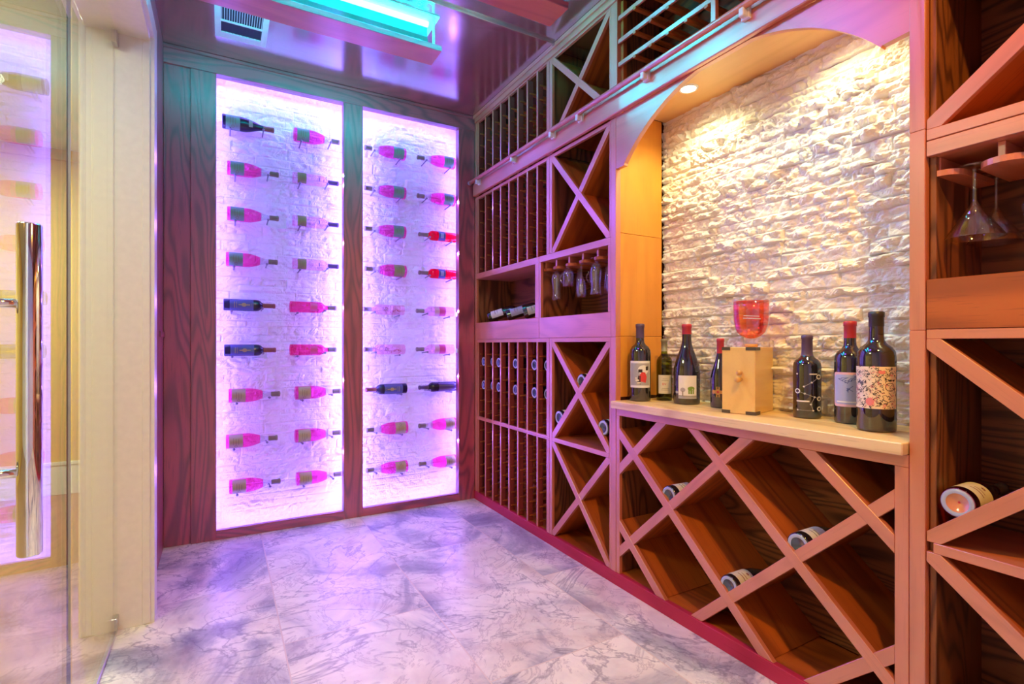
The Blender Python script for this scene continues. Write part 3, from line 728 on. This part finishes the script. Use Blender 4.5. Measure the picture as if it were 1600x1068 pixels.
# arch alcove
al = thing('arched_alcove', 'arched wooden alcove surround with curved fascia framing the stone wall', 'alcove', (XF, 1.35, 0.93))
bm = bmesh.new(); pts = [(0.724, 2.334), (0.724, 2.094), (0.795, 2.089)]
Rr, cyc, czc = 0.735, 1.3595, 2.345 - 0.735
a0 = math.acos((0.795 + 0.001 - cyc) / Rr); 
for k in range(0, 41):
    y = 0.797 + (1.922 - 0.797) * (1 - math.cos(math.pi * k / 40)) / 2
    z = czc + math.sqrt(Rr * Rr - (y - cyc) ** 2)
    pts.append((y, z - 0.0))
pts += [(1.924, 2.073), (1.982, 2.073), (1.982, 2.334)]
lo = [bm.verts.new((0, y - 1.35, z - 0.93)) for y, z in pts]; hi = [bm.verts.new((0.024, y - 1.35, z - 0.93)) for y, z in pts]
bmesh.ops.triangle_fill(bm, edges=[bm.edges.new((lo[i], lo[(i + 1) % len(lo)])) for i in range(len(lo))], use_beauty=True)
bmesh.ops.triangle_fill(bm, edges=[bm.edges.new((hi[i], hi[(i + 1) % len(hi)])) for i in range(len(hi))], use_beauty=True)
for i in range(len(pts)): bm.faces.new((lo[i], hi[i], hi[(i + 1) % len(pts)], lo[(i + 1) % len(pts)]))
bmesh.ops.recalc_face_normals(bm, faces=bm.faces)
rotm = ROT['y']
for v in bm.verts: v.co = rotm.inverted() @ v.co
from_bm('arched_fascia', bm, F, al, mat=rotm.copy())
board(al, 'soffit', XF + 0.024, 2.05, 0.724, 1.982, 2.372, 2.386, 'y', M['soffit'])
for za, zb, nm in ((0.933, 1.238, 'amber_side_panel'), (1.2395, 1.757, 'amber_side_panel'), (1.7585, 2.372, 'amber_side_panel')):
    board(al, nm, XF + 0.024, 2.028, 1.984, 2.003, za, zb, 'z', M['amber'])
    board(al, nm, XF + 0.024, 2.028, 0.7125, 0.7225, za, zb, 'z', M['amber'])
for y in (1.66, 1.04):
    d = thing('recessed_downlight', 'glowing recessed downlight under the arch, ' + ('at the far end by the amber panel' if y > 1.5 else 'nearer end, hidden behind the arch tip'), 'downlight', (1.865, y, 2.372), 'alcove downlights')
    from_bm('trim_ring', lathe_bm([(0.032, 0), (0.034, -0.005), (0.042, -0.004), (0.044, 0)], 36), M['white'], d, smooth=True)
    from_bm('lens', lathe_bm([(0, -0.002), (0.032, -0.003), (0.0325, 0)], 36), M['lens'], d, smooth=True)

# countertop and diamond bin
ct = board(None, 'countertop', XF - 0.035, 2.055, 0.727, 1.984, 0.882, 0.918, 'y', M['counter'], bev=0.003)
meta(ct, 'pale butcher block countertop under the stone wall carrying the bottles', 'countertop')
db = thing('diamond_bin_cabinet', 'large lower cabinet with a diamond lattice of slanted shelves under the counter', 'wine rack', (XF, 1.35, 0.062))
board(db, 'back_panel', XB, XB + 0.012, 0.73, 1.98, 0.062, 0.88, 'y', O)
board(db, 'stile', XF, XF + FT, 0.726, 0.762, 0.062, 0.845, 'z', F)
board(db, 'stile', XF, XF + FT, 1.957, 1.981, 0.062, 0.845, 'z', F)
board(db, 'top_rail', XF - 0.0005, XF + FT, 0.726, 1.981, 0.845, 0.881, 'y', F)
board(db, 'side_panel', XF + FT, XB, 0.726, 0.740, 0.062, 0.88, 'z', O)
board(db, 'side_panel', XF + FT, XB, 1.968, 1.981, 0.062, 0.88, 'z', O)
rect = (0.762, 1.957, 0.062, 0.845); rin = (0.741, 1.967, 0.062, 0.88)
for y0 in (0.067, 0.547, 1.10, 1.613):
    p, q = (y0, 0), (y0 + 1.0, 0.885)
    diag(db, 'diagonal_slat', p, q, 0.040, rect, XF - 0.0015, XF + FT, F)
    diag(db, 'diagonal_shelf', p, q, 0.018, rin, XF + FT + 0.001, XB - 0.001, S)
for y1 in (1.07, 1.55, 2.14, 2.57):
    p, q = (y1, 0), (y1 - 1.0, 0.95)
    diag(db, 'diagonal_slat', p, q, 0.040, rect, XF, XF + FT + .0005, F)
    diag(db, 'diagonal_shelf', p, q, 0.017, rin, XF + FT + 0.002, XB - 0.002, S)

# D: right-hand section
D0, D1 = -0.005, 0.684
d1 = carcass('cross_divided_bin', 'two stacked X bins at the far right holding one cream labelled rosé bottle', D0, D1, 0.062, 1.240)
board(d1, 'stile', XF, XF + FT, D0, D0 + 0.03, 0.062, 1.24, 'z', F)
board(d1, 'rail', XF + .0005, XF + FT, D0, D1, 1.214, 1.24, 'y', F)
board(d1, 'shelf', XF - .0005, XB, D0 + .016, D1 - .016, 0.622, 0.650, 'y', F)
xbin(d1, D0 + 0.03, D1, 0.650, 1.214, 0.042); xbin(d1, D0 + 0.03, D1, 0.064, 0.622, 0.042)
d2 = carcass('stemware_rack', 'right-hand stemware rack with martini glasses, deep grained front board below', D0, D1, 1.241, 1.765, cat='glass rack')
board(d2, 'front_board', XF, XF + FT, D0, D1, 1.2415, 1.379, 'y', M['shelf'])
board(d2, 'deck', XF + FT, XB, D0 + .016, D1 - .016, 1.362, 1.378, 'y', S)
board(d2, 'top_rail', XF, XB, D0, D1, 1.722, 1.764, 'y', F)
board(d2, 'stile', XF, XF + FT, D0, D0 + 0.03, 1.379, 1.722, 'z', F)
glass_rack(d2, D0 + .016, D1 - .002, 1.722, 1.682, [0.672, 0.535, 0.395, 0.255, 0.115], 0.052)
d3 = carcass('cross_divided_bin', 'big X bin at the upper right above the martini glasses', D0, D1, 1.766, 2.334)
board(d3, 'rail', XF + .0005, XB, D0, D1, 1.7665, 1.797, 'y', F)
xbin(d3, D0 + 0.03, D1, 1.797, 2.334, 0.042)
board(d3, 'stile', XF, XF + FT, D0, D0 + 0.03, 1.797, 2.334, 'z', F)
d4 = carcass('cross_divided_bin', 'topmost X bin at the far right under the ceiling', D0, D1, 2.336, 2.958)
xbin(d4, D0 + 0.03, D1, 2.45, 2.90, 0.042)
# nearer filler cabinet (beside the camera)
fc = thing('tall_cabinet', 'plain tall wooden cabinet closing the rack wall beside the viewer', 'cabinet', (XF, -0.4, 0.062))
board(fc, 'front_panel', XF, XF + FT, -0.845, -0.006, 0.063, 2.334, 'z', F)
board(fc, 'body', XF + FT, XB, -0.845, -0.006, 0.063, 2.958, 'z', O)

# ------------------------------------------------------------------ bottles in the racks
M['rim'] = flat('painted_base_rim_glint', (0.42, 0.47, 0.62), 0.12, 0, 1.8)  # bright reflection on bottle bases, painted as a pale ring
M['punt'] = flat('blue_glass_punt', (0.03, 0.06, 0.13), 0.1, 0, 1.9)
M['amberpunt'] = flat('amber_glass_punt', (0.75, 0.28, 0.12), 0.15, 0, 1.8)
def base_parts(t, r, punt='punt'):
    b = lathe_bm([(r * .62, 0.0), (r * .74, -0.0016), (r * .86, -0.0012), (r * .93, 0.002), (r * .90, 0.003)], 28)
    from_bm('base_rim_glint', b, M['rim'], t, smooth=True)
    from_bm('punt', lathe_bm([(r * .66, 0.0016), (r * .5, 0.006), (r * .2, 0.0095), (0, 0.0125)], 24), M[punt], t, smooth=True)
def simple_dark(label, grp, foil='foil_black', lab=None, body='black', kind='bordeaux', s=1.0):
    return make_bottle('wine_bottle', label, kind, body, foil, lab, group=grp, s=s)
def sit_z(zs, z):
    k = min(zs, key=lambda a: abs(a + 0.008 + 0.034 - z)); return k + 0.008 + 0.0295
bd = None
rackb = [(2.7868, 1.036), (2.7868, .93), (3.0294, 1.036), (3.0294, .93), (3.272, 1.036), (3.272, .93), (3.5146, 1.036), (3.5146, .93), (3.393, 1.036), (3.393, .93), (2.66, 1.036), (2.66, .93)]
colname = {2.66: 'column beside the X bins', 2.7868: 'second column from the X bins', 3.0294: 'fourth column from the X bins', 3.272: 'sixth column from the X bins',
           3.393: 'seventh column from the X bins', 3.5146: 'column beside the back wall'}
for y, z in rackb:
    lab = 'dark bottle seen base-on, %s of two, %s' % ('upper' if z > 1 else 'lower', colname[y])
    if bd is None: t = bd = simple_dark(lab, 'dark bottles in the bottle columns'); base_parts(t, 0.0375)
    else: t = copy_tree(bd)
    meta(t, lab, 'wine bottle', 'dark bottles in the bottle columns')
    zz = sit_z(zs2, z)
    place(t, (XF + (0.02 if y not in (2.66, 3.393) else 0.035), y, zz), (0, R(90), 0))
CREAM = [('label', 'lab_cream', [rectp(-.075, .075, .022, .105)]), ('label_print', 'foil_brown', [rectp(-.02, .02, .05, .054), rectp(-.015, .015, .065, .068), ell(0, .085, .006, .005)])]
WHITEL = [('label', 'lab_white', [rectp(-.055, .055, .03, .12)]), ('label_print', 'ink', [rectp(-.02, .02, .06, .063), rectp(-.014, .014, .075, .078)])]
def lying(lab, grp, y, z, labart, body='black', kind='burgundy', x=XF + 0.005, roll=0):
    t = make_bottle('wine_bottle', lab, kind, body, 'foil_violet' if body == 'black' else 'foil_olive', labart, group=grp)
    base_parts(t, 0.0415, 'punt' if body == 'black' else 'amberpunt')
    t.rotation_mode = 'QUATERNION'
    t.location = (x, y, z)
    t.rotation_quaternion = (Matrix.Rotation(R(90), 4, 'Y') @ Matrix.Rotation(R(roll), 4, 'Z')).to_quaternion()
    return t
# roll turns the label (local -Y) towards the viewer and up
g3 = 'bottles lying in the diamond bin'
lying('white labelled dark bottle in the upper far diamond, left of the others', g3, 1.643, 0.530, WHITEL, x=XF + 0.008, roll=-60)
lying('dark bottle with blue-grey base in the upper near diamond under the counter', g3, 1.056, 0.510, WHITEL, x=XF + 0.008, roll=-60)
lying('cream labelled dark bottle in the lowest filled diamond', g3, 1.331, 0.2575, CREAM, x=XF + 0.005, roll=-60)
lying('rosé bottle with broad cream label on the slanted shelf at the far right', 'bottles in the X bins', 0.618, 0.772, CREAM, body='rose', x=XF + 0.01, roll=-50)
lying('bottle with pale label in the top notch of the X bin beside the alcove', 'bottles in the X bins', 2.295, 0.993, CREAM, x=XF + 0.02, roll=-50)
lying('bottle in the left corner of the X bin beside the bottle columns', 'bottles in the X bins', 2.494, 0.769, CREAM, x=XF + 0.008, roll=-50)
lying('bottle in the right corner of the X bin beside the alcove post', 'bottles in the X bins', 2.093, 0.765, CREAM, x=XF + 0.008, roll=-50)
for i, (y, lb, nm) in enumerate(((3.50, 'lab_white', 'white labelled bottle lying leftmost in the open cubby'), (3.20, 'lab_sky', 'blue labelled bottle lying in the middle of the open cubby'), (2.97, 'lab_cream', 'cream labelled bottle lying rightmost in the open cubby'))):
    t = make_bottle('wine_bottle', nm, 'bordeaux', 'black', 'foil_violet', [('label', lb, [rectp(-.045, .045, .03, .12)]), ('label_print', 'foil_grey', [rectp(-.02, .02, .06, .064), rectp(-.015, .015, .08, .083)])], group='bottles in the open cubby')
    d = Vector((0.80, -0.52, 0.30)).normalized(); t.rotation_mode = 'QUATERNION'
    q = d.to_track_quat('Z', 'Y')
    lab = Vector((-0.6, -0.5, 0.6)); lab = (lab - d * lab.dot(d)).normalized()
    cur = q @ Vector((0, -1, 0)); ang = cur.angle(lab); ax = cur.cross(lab)
    if ax.dot(d) < 0: ang = -ang
    t.rotation_quaternion = Matrix.Rotation(ang, 4, d).to_quaternion() @ q
    t.location = (XF + 0.052, y, 1.3615 + 0.0375)

# ------------------------------------------------------------------ bottles on the counter
ZC = 0.9185
def face_cam(x, y, extra=0): return math.atan2(-y, -x) + math.pi / 2 + R(extra)
def onc(x, y, bot, extra=0):
    bot.location = (x, y, ZC); bot.rotation_euler = (0, 0, face_cam(x, y, extra)); return bot
def back_off(x, y, r):
    L = math.hypot(x, y); return x * (L + r) / L, y * (L + r) / L
# 1 magnum with framed picture
fig = [('label', 'ink_white', [rectp(-.041, .041, .053, .156)]), ('label_picture', 'lab_grey', [rectp(-.037, .037, .062, .147)]),
       ('label_sky', 'lab_white', [ell(.012, .122, .020, .018)]),
       ('figure_coat', 'ink_red', [[(.000, .078), (.020, .072), (.024, .095), (.018, .112), (.006, .114), (-.002, .100)]]),
       ('figure_dark', 'ink', [rectp(-.006, .008, .112, .124), [(-.010, .070), (.002, .066), (.002, .098), (-.006, .100)], rectp(.020, .030, .120, .135)]),
       ('figure_pale', 'lab_cream', [ell(-.010, .082, .007, .004), ell(-.004, .072, .007, .003), ell(-.014, .090, .004, .003)])]
x, y = back_off(1.782, 1.886, .045)
onc(x, y, make_bottle('wine_magnum', 'tall black magnum with white framed label of a red coated figure, far left', 'bordeaux', 'black', 'foil_violet', fig, s=1.27, sr=1.08, capz=.245, group='bottles on the counter', nseg=40, cat='wine bottle'))
# 2 green bottle, cream label with BV
def shifted(ps, du, dv): return [[(u + du, v + dv) for u, v in p] for p in ps]
x, y = back_off(1.906, 1.848, .035)
lb = [('label', 'lab_cream', [rectp(-.030, .038, .035, .125)]), ('lettering', 'ink_red', shifted(text_polys('BV', 0.017), 0.0, .076)),
      ('fine_print', 'foil_olive', [rectp(-.012, .022, .060, .0615), rectp(-.014, .024, .052, .0535), rectp(-.012, .02, .098, .0995), rectp(-.008, .016, .106, .107)])]
onc(x, y, make_bottle('wine_bottle', 'small olive green bottle with cream label lettered in red, between the two magnums', 'bordeaux', 'green', 'foil_olive', lb, s=1.02, capz=.240, group='bottles on the counter', nseg=36))
# 3 burgundy magnum
lb = [('label', 'lab_white', [rectp(-.030, .030, .022, .108)]), ('label_hedge', 'ink_green', [rectp(.002, .020, .040, .064), ell(.011, .060, .011, .008)]),
      ('label_ground', 'lab_grey', [rectp(-.030, .030, .022, .034), ell(-.015, .055, .008, .008), rectp(-.016, -.014, .034, .05), ell(-.036, .045, .006, .005)]),
      ('label_trunk', 'foil_olive', [rectp(-.0165, -.0135, .032, .050), rectp(-.028, .028, .032, .034)])]
x, y = back_off(1.878, 1.682, .05)
onc(x, y, make_bottle('wine_magnum', 'wide sloping black magnum with red wax top and white garden label', 'burgundy', 'black', 'foil_red', lb, s=1.25, sr=1.16, capz=.262, group='bottles on the counter', nseg=40), 4)
# 4 bottle with a gold cross, half behind the box
cr = [('emblem', 'ink_gold', [rectp(-.022, .022, .062, .076), rectp(-.007, .007, .047, .092), ell(0, .069, .012, .012), ell(-.022, .069, .006, .010), ell(.022, .069, .006, .010)]),
      ('emblem_centre', 'ink_red', [ell(0, .069, .005, .005)])]
x, y = back_off(1.905, 1.518, .035)
onc(x, y, make_bottle('wine_bottle', 'dark bottle with gold cross emblem and red foil, half behind the wooden box', 'burgundy', 'black', 'foil_red', cr, s=1.02, capz=.235, group='bottles on the counter', nseg=36), -14)
# 5 bottle with engraved rings and dots
pr = []
for (u, v, r) in ((.034, .150, .009), (-.027, .098, .009), (.036, .072, .0085), (.036, .036, .0085)): pr += ringp(u, v, r, .0035)
for (u, v) in ((-.028, .160), (.012, .130), (-.008, .115), (-.006, .090), (.020, .078), (-.026, .030), (.016, .030), (.010, .052)): pr.append(ell(u, v, .003, .003, 8))
pr += [rectp(-.030, .006, .060, .065), rectp(.006, .028, .158, .162)]
gr = stroke([(.034, .150), (.012, .130), (-.008, .115)], .0012) + stroke([(-.027, .098), (-.006, .090), (.020, .078), (.036, .072)], .0012) + stroke([(-.026, .030), (.016, .030), (.010, .052), (.020, .078)], .0012)
x, y = back_off(1.923, 1.145, .04)
onc(x, y, make_bottle('wine_bottle', 'stout dark bottle etched with white rings and dots, right of the wooden box', 'bordeaux', 'black', 'foil_violet', [('etched_rings', 'ink_white', pr), ('etched_lines', 'lab_grey', gr)], s=1.05, sr=1.22, capz=.225, group='bottles on the counter', nseg=40))
# 6 bottle with blue label in pink frame
def rr(u0, u1, v0, v1, r=.008, n=5):
    out = []
    for cu, cv, a0 in ((u1 - r, v1 - r, 0), (u0 + r, v1 - r, 90), (u0 + r, v0 + r, 180), (u1 - r, v0 + r, 270)):
        for k in range(n): out.append((cu + r * math.cos(R(a0 + 90 * k / (n - 1))), cv + r * math.sin(R(a0 + 90 * k / (n - 1)))))
    return out
x, y = back_off(1.918, 0.99, .045)
mt = []
for k in range(14):
    u, v = rg.uniform(-.022, .022), rg.uniform(.085, .135); mt += stroke([(u, v), (u + rg.uniform(-.01, .01), v + rg.uniform(-.012, .012)), (u + rg.uniform(-.012, .012), v + rg.uniform(-.012, .012))], .0016)
onc(x, y, make_bottle('wine_bottle', 'dark bottle with blue label in pink frame and red foil, behind the scribbled magnum', 'bordeaux', 'black', 'foil_red',
    [('label_border', 'lab_rose', [rr(-.046, .040, .050, .150)]), ('label', 'lab_sky', [rr(-.041, .034, .057, .143)]), ('label_print', 'lab_blue', mt), ('label_strip', 'lab_white', [rectp(-.034, .026, .062, .066)])], s=1.21, sr=1.08, capz=.25, group='bottles on the counter', nseg=40), 20 * 0)
# 7 magnum with scribble label
sc_b, sc_r = [], []
for k in range(330):
    u, v = rg.uniform(-.057, .043), rg.uniform(.061, .159)
    if .018 < u < .036 and .095 < v < .135: continue
    p = [(u, v)]
    for j in range(rg.randint(2, 4)): p.append((p[-1][0] + rg.uniform(-.005, .005), p[-1][1] + rg.uniform(-.005, .005)))
    (sc_b if rg.random() < .8 else sc_r).extend(stroke(p, rg.uniform(.0006, .0014)))
sc_b += ringp(.027, .112, .011, .0015, 12) + stroke([(.017, .128), (.037, .128)], .004) + stroke([(.022, .116), (.025, .116)], .0015) + stroke([(.029, .116), (.032, .116)], .0015) + stroke([(.027, .115), (.026, .109), (.029, .109)], .001) + stroke([(.023, .105), (.031, .105)], .0012)
sc_r += [ell(.010, .148, .007, .004), rectp(.004, .016, .150, .153), ell(-.012, .075, .008, .010)]
x, y = back_off(1.813, 0.857, .052)
onc(x, y, make_bottle('wine_magnum', 'largest magnum at the right end, cream label covered in black scribbles', 'bordeaux', 'black', 'foil_black',
    [('label', 'lab_orange', [rectp(-.062, .046, .058, .162)]), ('scribbles', 'ink', sc_b), ('red_scribbles', 'ink_pink', sc_r), ('neck_band', 'brass', [])][:3], s=1.29, sr=1.12, capz=.262, group='bottles on the counter', nseg=44))

# wooden box with dispenser bottle on top
ang = math.atan2(0.034, 0.128)
bxr = thing('wooden_dispenser_box', 'pale wooden box with metal corners and a spigot under the inverted red bottle', 'box', (1.83, 1.296, ZC))
bxr.rotation_euler = (0, 0, ang)
BW, BD, BH = 0.132, 0.205, 0.268   # width along local Y, depth along local X
from_bm('body', box_bm(BD, BW - 0.012, BH, 0.002, c=(BD / 2 + 0.008, BW / 2, BH / 2)), M['boxwood'], bxr)
from_bm('front_board', box_bm(0.008, BW, BH, 0.002, c=(0.004, BW / 2, BH / 2)), M['boxwood'], bxr)
for zz in (0.006, BH - 0.006):
    b = box_bm(0.045, 0.003, 0.013, 0, c=(0.024, -0.0015, zz)); box_bm(0.003, 0.039, 0.013, 0, c=(-0.001, 0.0165, zz), bm=b)
    from_bm('corner_bracket', b, M['darkmetal'], bxr)
    from_bm('corner_bracket', box_bm(0.003, 0.034, 0.013, 0, c=(-0.001, BW - 0.017, zz)), M['darkmetal'], bxr)
sp = bmesh.new()
lathe = lathe_bm([(0, 0), (0.007, 0), (0.007, 0.022), (0.011, 0.024), (0.012, 0.032), (0.009, 0.036), (0, 0.037)], 20)
for v in lathe.verts: v.co = Vector((-v.co.z, v.co.y + BW * .42, v.co.x + BH * .52))
merge(sp, lathe)
lathe = lathe_bm([(0, 0), (0.006, 0), (0.009, 0.014), (0.010, 0.024), (0, 0.027)], 20)
for v in lathe.verts: v.co = Vector((-v.co.z, v.co.y + BW * .42, v.co.x + BH * .62))
merge(sp, lathe)
from_bm('spigot', sp, M['ink_gold'], bxr, smooth=True)
gl = thing('inverted_bottle', 'squat red liquor bottle standing upside down on the wooden box', 'bottle', (1.915, 1.375, ZC + BH + 0.001))
gl.rotation_euler = (0, 0, face_cam(1.915, 1.375))
outer = [(0, 0), (0.019, 0), (0.021, 0.004), (0.019, 0.010), (0.0185, 0.030), (0.022, 0.036), (0.040, 0.043), (0.056, 0.058), (0.065, 0.080), (0.0695, 0.110), (0.0715, 0.150), (0.072, 0.200), (0.070, 0.204), (0, 0.200)]
b = lathe_bm(outer, 40)
for v in b.verts: v.co.y *= 0.72
from_bm('glass_body', b, M['stem'], gl, smooth=True)
b = lathe_bm([(0, 0.034), (0.016, 0.036), (0.038, 0.046), (0.053, 0.061), (0.061, 0.082), (0.0655, 0.110), (0.0675, 0.150), (0.068, 0.190), (0, 0.190)], 40)
for v in b.verts: v.co.y *= 0.72
from_bm('liquor', b, M['whiskey'], gl, smooth=True)
b = lathe_bm([(0, -0.0005), (0.024, 0), (0.026, 0.003), (0.026, 0.009), (0.0215, 0.012), (0, 0.012)], 32)
from_bm('collar', b, M['brass'], gl, smooth=True)
bm = bmesh.new()
for (x0, x1, z) in ((-.030, .035, .116), (-.028, .030, .126)):
    pts_ = []
    for k in range(9):
        xx = x0 + (x1 - x0) * k / 8; pts_.append((xx, -0.72 * math.sqrt(max(0, .0716 ** 2 - xx * xx)) - 0.0008, z - xx * .06))
    tube_bm(pts_, 0.0012, 6, bm=bm)
from_bm('etched_lines', bm, M['ink_white'], gl, smooth=True)

# ------------------------------------------------------------------ hanging glasses
def wall_profile(outer, th=0.0012):
    """outer: list (r,z) of an open bowl from stem to rim -> closed thin shell"""
    inner = [(max(r - th, 0.0003), z + (th if i == 0 else 0)) for i, (r, z) in enumerate(outer)]
    return outer + inner[::-1]
FOOT = [(0, 0), (0.032, 0), (0.033, 0.001), (0.020, 0.003), (0.006, 0.006)]
GL = {
 'hurricane': FOOT + [(0.0060, 0.018), (0.011, 0.024), (0.028, 0.045), (0.033, 0.075), (0.029, 0.110), (0.025, 0.145), (0.028, 0.175), (0.033, 0.200), (0.0318, 0.200), (0.0268, 0.175), (0.0238, 0.145), (0.0278, 0.110), (0.0318, 0.075), (0.0268, 0.047), (0, 0.030)],
 'flute': FOOT + [(0.0035, 0.012), (0.0035, 0.075), (0.008, 0.085), (0.021, 0.115), (0.0265, 0.150), (0.0255, 0.205), (0.0243, 0.205), (0.0253, 0.150), (0.0198, 0.116), (0, 0.090)],
 'mug': FOOT + [(0.010, 0.015), (0.012, 0.025), (0.028, 0.035), (0.033, 0.050), (0.034, 0.130), (0.0325, 0.130), (0.0315, 0.052), (0.0265, 0.037), (0, 0.032)],
 'pilsner': FOOT + [(0.012, 0.010), (0.012, 0.020), (0.018, 0.030), (0.023, 0.100), (0.030, 0.190), (0.0288, 0.190), (0.0218, 0.100), (0.0168, 0.032), (0, 0.026)],
 'martini': [(0, 0), (0.041, 0), (0.042, 0.001), (0.026, 0.003), (0.0075, 0.008), (0.0050, 0.016), (0.0050, 0.094), (0.0080, 0.100), (0.012, 0.110), (0.066, 0.196), (0.0646, 0.1962), (0.0105, 0.112), (0, 0.104)],
 'wine': FOOT + [(0.0038, 0.014), (0.0038, 0.080), (0.012, 0.088), (0.034, 0.108), (0.043, 0.135), (0.036, 0.185), (0.0348, 0.185), (0.0418, 0.135), (0.033, 0.109), (0, 0.091)]}
gproto = {}
def hang(kind, x, y, ztop, label, group):
    t = thing(kind + '_glass', label, 'glass', (x, y, ztop), group)
    if kind not in gproto: gproto[kind] = from_bm('bowl_and_stem', lathe_bm(GL[kind], 32), M['stem'], t, smooth=True)
    else:
        q = gproto[kind].copy(); C.objects.link(q); q.parent = t
    if kind == 'mug':
        pts_ = [(0.0335 + 0.022 * math.sin(math.pi * k / 10), 0, 0.045 + 0.07 * k / 10) for k in range(11)]
        from_bm('handle', tube_bm(pts_, 0.004, 10), M['stem'], t, smooth=True)
    t.rotation_euler = (R(180), 0, R(110) if kind == 'mug' else 0)
    return t
gy = [2.617, 2.495, 2.365, 2.235, 2.110]
gg = 'glasses hanging in the left stemware rack'
ZP = 1.6655 + 0.0045
hang('hurricane', XF + .075, gy[0], ZP, 'curvy tall glass hanging leftmost in the left stemware rack', gg)
hang('mug', XF + .075, gy[1], ZP, 'short handled glass hanging upside down, second from the left', gg)
hang('flute', XF + .075, gy[2], ZP, 'slender champagne flute hanging in the middle of the left rack', gg)
hang('hurricane', XF + .075, gy[3], ZP, 'large curvy glass hanging fourth from the left', gg)
hang('flute', XF + .075, gy[4], ZP, 'flute hanging nearest the alcove post in the left rack', gg)
hang('pilsner', XF + .16, gy[1], ZP, 'tapered glass hanging behind the handled glass', gg)
hang('mug', XF + .17, gy[2] + .0, ZP, 'short handled glass hanging behind the middle flute', gg)
hang('pilsner', XF + .165, gy[3], ZP, 'tapered glass hanging behind the large curvy glass', gg)
g2 = 'glasses hanging in the right stemware rack'
ZP = 1.6825 + 0.0035
hang('martini', XF + .082, 0.606, ZP, 'front martini glass hanging upside down at the far right', g2)
hang('martini', XF + .222, 0.604, ZP, 'martini glass hanging just behind the front one at the far right', g2)
hang('wine', XF + .075, 0.465, ZP, 'round bowled glass at the right edge, cut by the picture edge', g2)
hang('wine', XF + .17, 0.465, ZP, 'round bowled glass behind the one at the right edge', g2)

# ------------------------------------------------------------------ ceiling items
vt = thing('ceiling_vent', 'white ceiling air vent with dark slots near the back wall', 'vent', (0.10, 3.2, CH))
vx0, vx1, vy0, vy1 = -0.035, 0.225, 3.02, 3.375
bm = bmesh.new()
for a in ((vx0, vx0 + .03, vy0, vy1), (vx1 - .03, vx1, vy0, vy1), (vx0 + .03, vx1 - .03, vy0, vy0 + .04), (vx0 + .03, vx1 - .03, vy1 - .06, vy1)):
    box_bm(a[1] - a[0], a[3] - a[2], 0.008, 0.001, c=((a[0] + a[1]) / 2 - .10, (a[2] + a[3]) / 2 - 3.2, -0.0045), bm=bm)
from_bm('vent_frame', bm, M['grille'], vt)
from_bm('duct_opening', box_bm(vx1 - vx0 - .04, vy1 - vy0 - .05, 0.002, 0, c=(0, 0, -0.0015)), M['duct'], vt)
for k in range(17):
    xx = vx0 + .034 + (vx1 - vx0 - .068) * k / 16 - .10
    from_bm('louvre', box_bm(0.003, 0.115, 0.006, 0, c=(xx, 0.0 - 0.072, -0.006)), M['grille'], vt)
from_bm('louvre_bar', box_bm(vx1 - vx0 - .05, 0.012, 0.007, 0, c=(0, 0.0, -0.0055)), M['grille'], vt)
for k in range(12):
    xx = vx0 + .034 + (vx1 - vx0 - .068) * k / 11 - .10
    from_bm('louvre', box_bm(0.0015, 0.10, 0.006, 0, c=(xx, 0.06, -0.006)), M['duct'], vt)
# teal lamp above a shading board
fx = thing('ceiling_light_fixture', 'long wooden ceiling light fixture with a glowing teal tube, beside the vent', 'light fixture', (0.40, 2.68, CH), 'teal ceiling light fixtures')
def fb(name, x0, x1, y0, y1, z0, z1, ax, m, bev=.001): return board(fx, name, x0, x1, y0, y1, z0, z1, ax, m, bev)
fb('shade_board', -0.22, 1.03, 2.60, 2.757, 2.772, 2.787, 'x', F)
fb('shade_lip', -0.22, 1.03, 2.596, 2.601, 2.772, 2.800, 'x', M['wall'])
M['reflect'] = flat('glossy_white_reflector', (0.75, 0.80, 0.80), 0.3)
fb('hidden_fill_strip', -0.20, 1.015, 2.692, 2.700, 2.7875, 2.800, 'x', M['teal_fill'], 0)  # glowing strip added out of sight to spread more teal upwards
bm = bmesh.new(); rows_ = []
for k in range(9):
    a = math.pi / 2 * k / 8; yy = 2.604 + 0.100 * math.sin(a) - 2.68; zz = 2.789 + 0.162 * (1 - math.cos(a)) - CH
    rows_.append((bm.verts.new((-0.60, yy, zz)), bm.verts.new((0.585, yy, zz)), bm.verts.new((-0.60, yy + .003, zz + .001)), bm.verts.new((0.585, yy + .003, zz + .001))))
for a, b in zip(rows_, rows_[1:]):
    for i0, i1 in ((0, 1), (3, 2), (1, 3), (2, 0)): bm.faces.new((a[i0], a[i1], b[i1], b[i0])).smooth = True
bmesh.ops.recalc_face_normals(bm, faces=bm.faces)
from_bm('diffuser', bm, M['diff'], fx)
fb('reflector', -0.22, 1.02, 2.60, 2.80, 2.952, 2.959, 'x', M['reflect'])
from_bm('lamp_tube', tube_bm([(-0.61, -0.02, -0.026), (0.575, -0.02, -0.026)], 0.015, 20), M['tube'], fx)
for xx in (-0.6, 0.59): from_bm('end_bracket', box_bm(0.008, 0.016, 0.165, 0.002, c=(xx, -0.068, -0.085)), M['grille'], fx)
st('trim_5', 0.2, 1.70, 2.49, 2.51, 2.945, CH, 'x', M['ceil'])
pl_ = bpy.data.lights.new('added_teal_fill', 'POINT'); pl_.energy = 4.5; pl_.color = (0.0, 0.80, 1.0); pl_.shadow_soft_size = 0.0  # unseen point light added to throw teal onto the upper racks
po_ = bpy.data.objects.new('added_teal_fill', pl_); C.objects.link(po_); po_.parent = fx; po_.location = (0.53, -0.02, -0.085)
f2 = copy_tree(fx); f2.location = (0.40 + 0.386, 2.68 - 0.625, CH)
meta(f2, 'second ceiling light fixture, nearer the viewer, only its board end in view', 'light fixture')
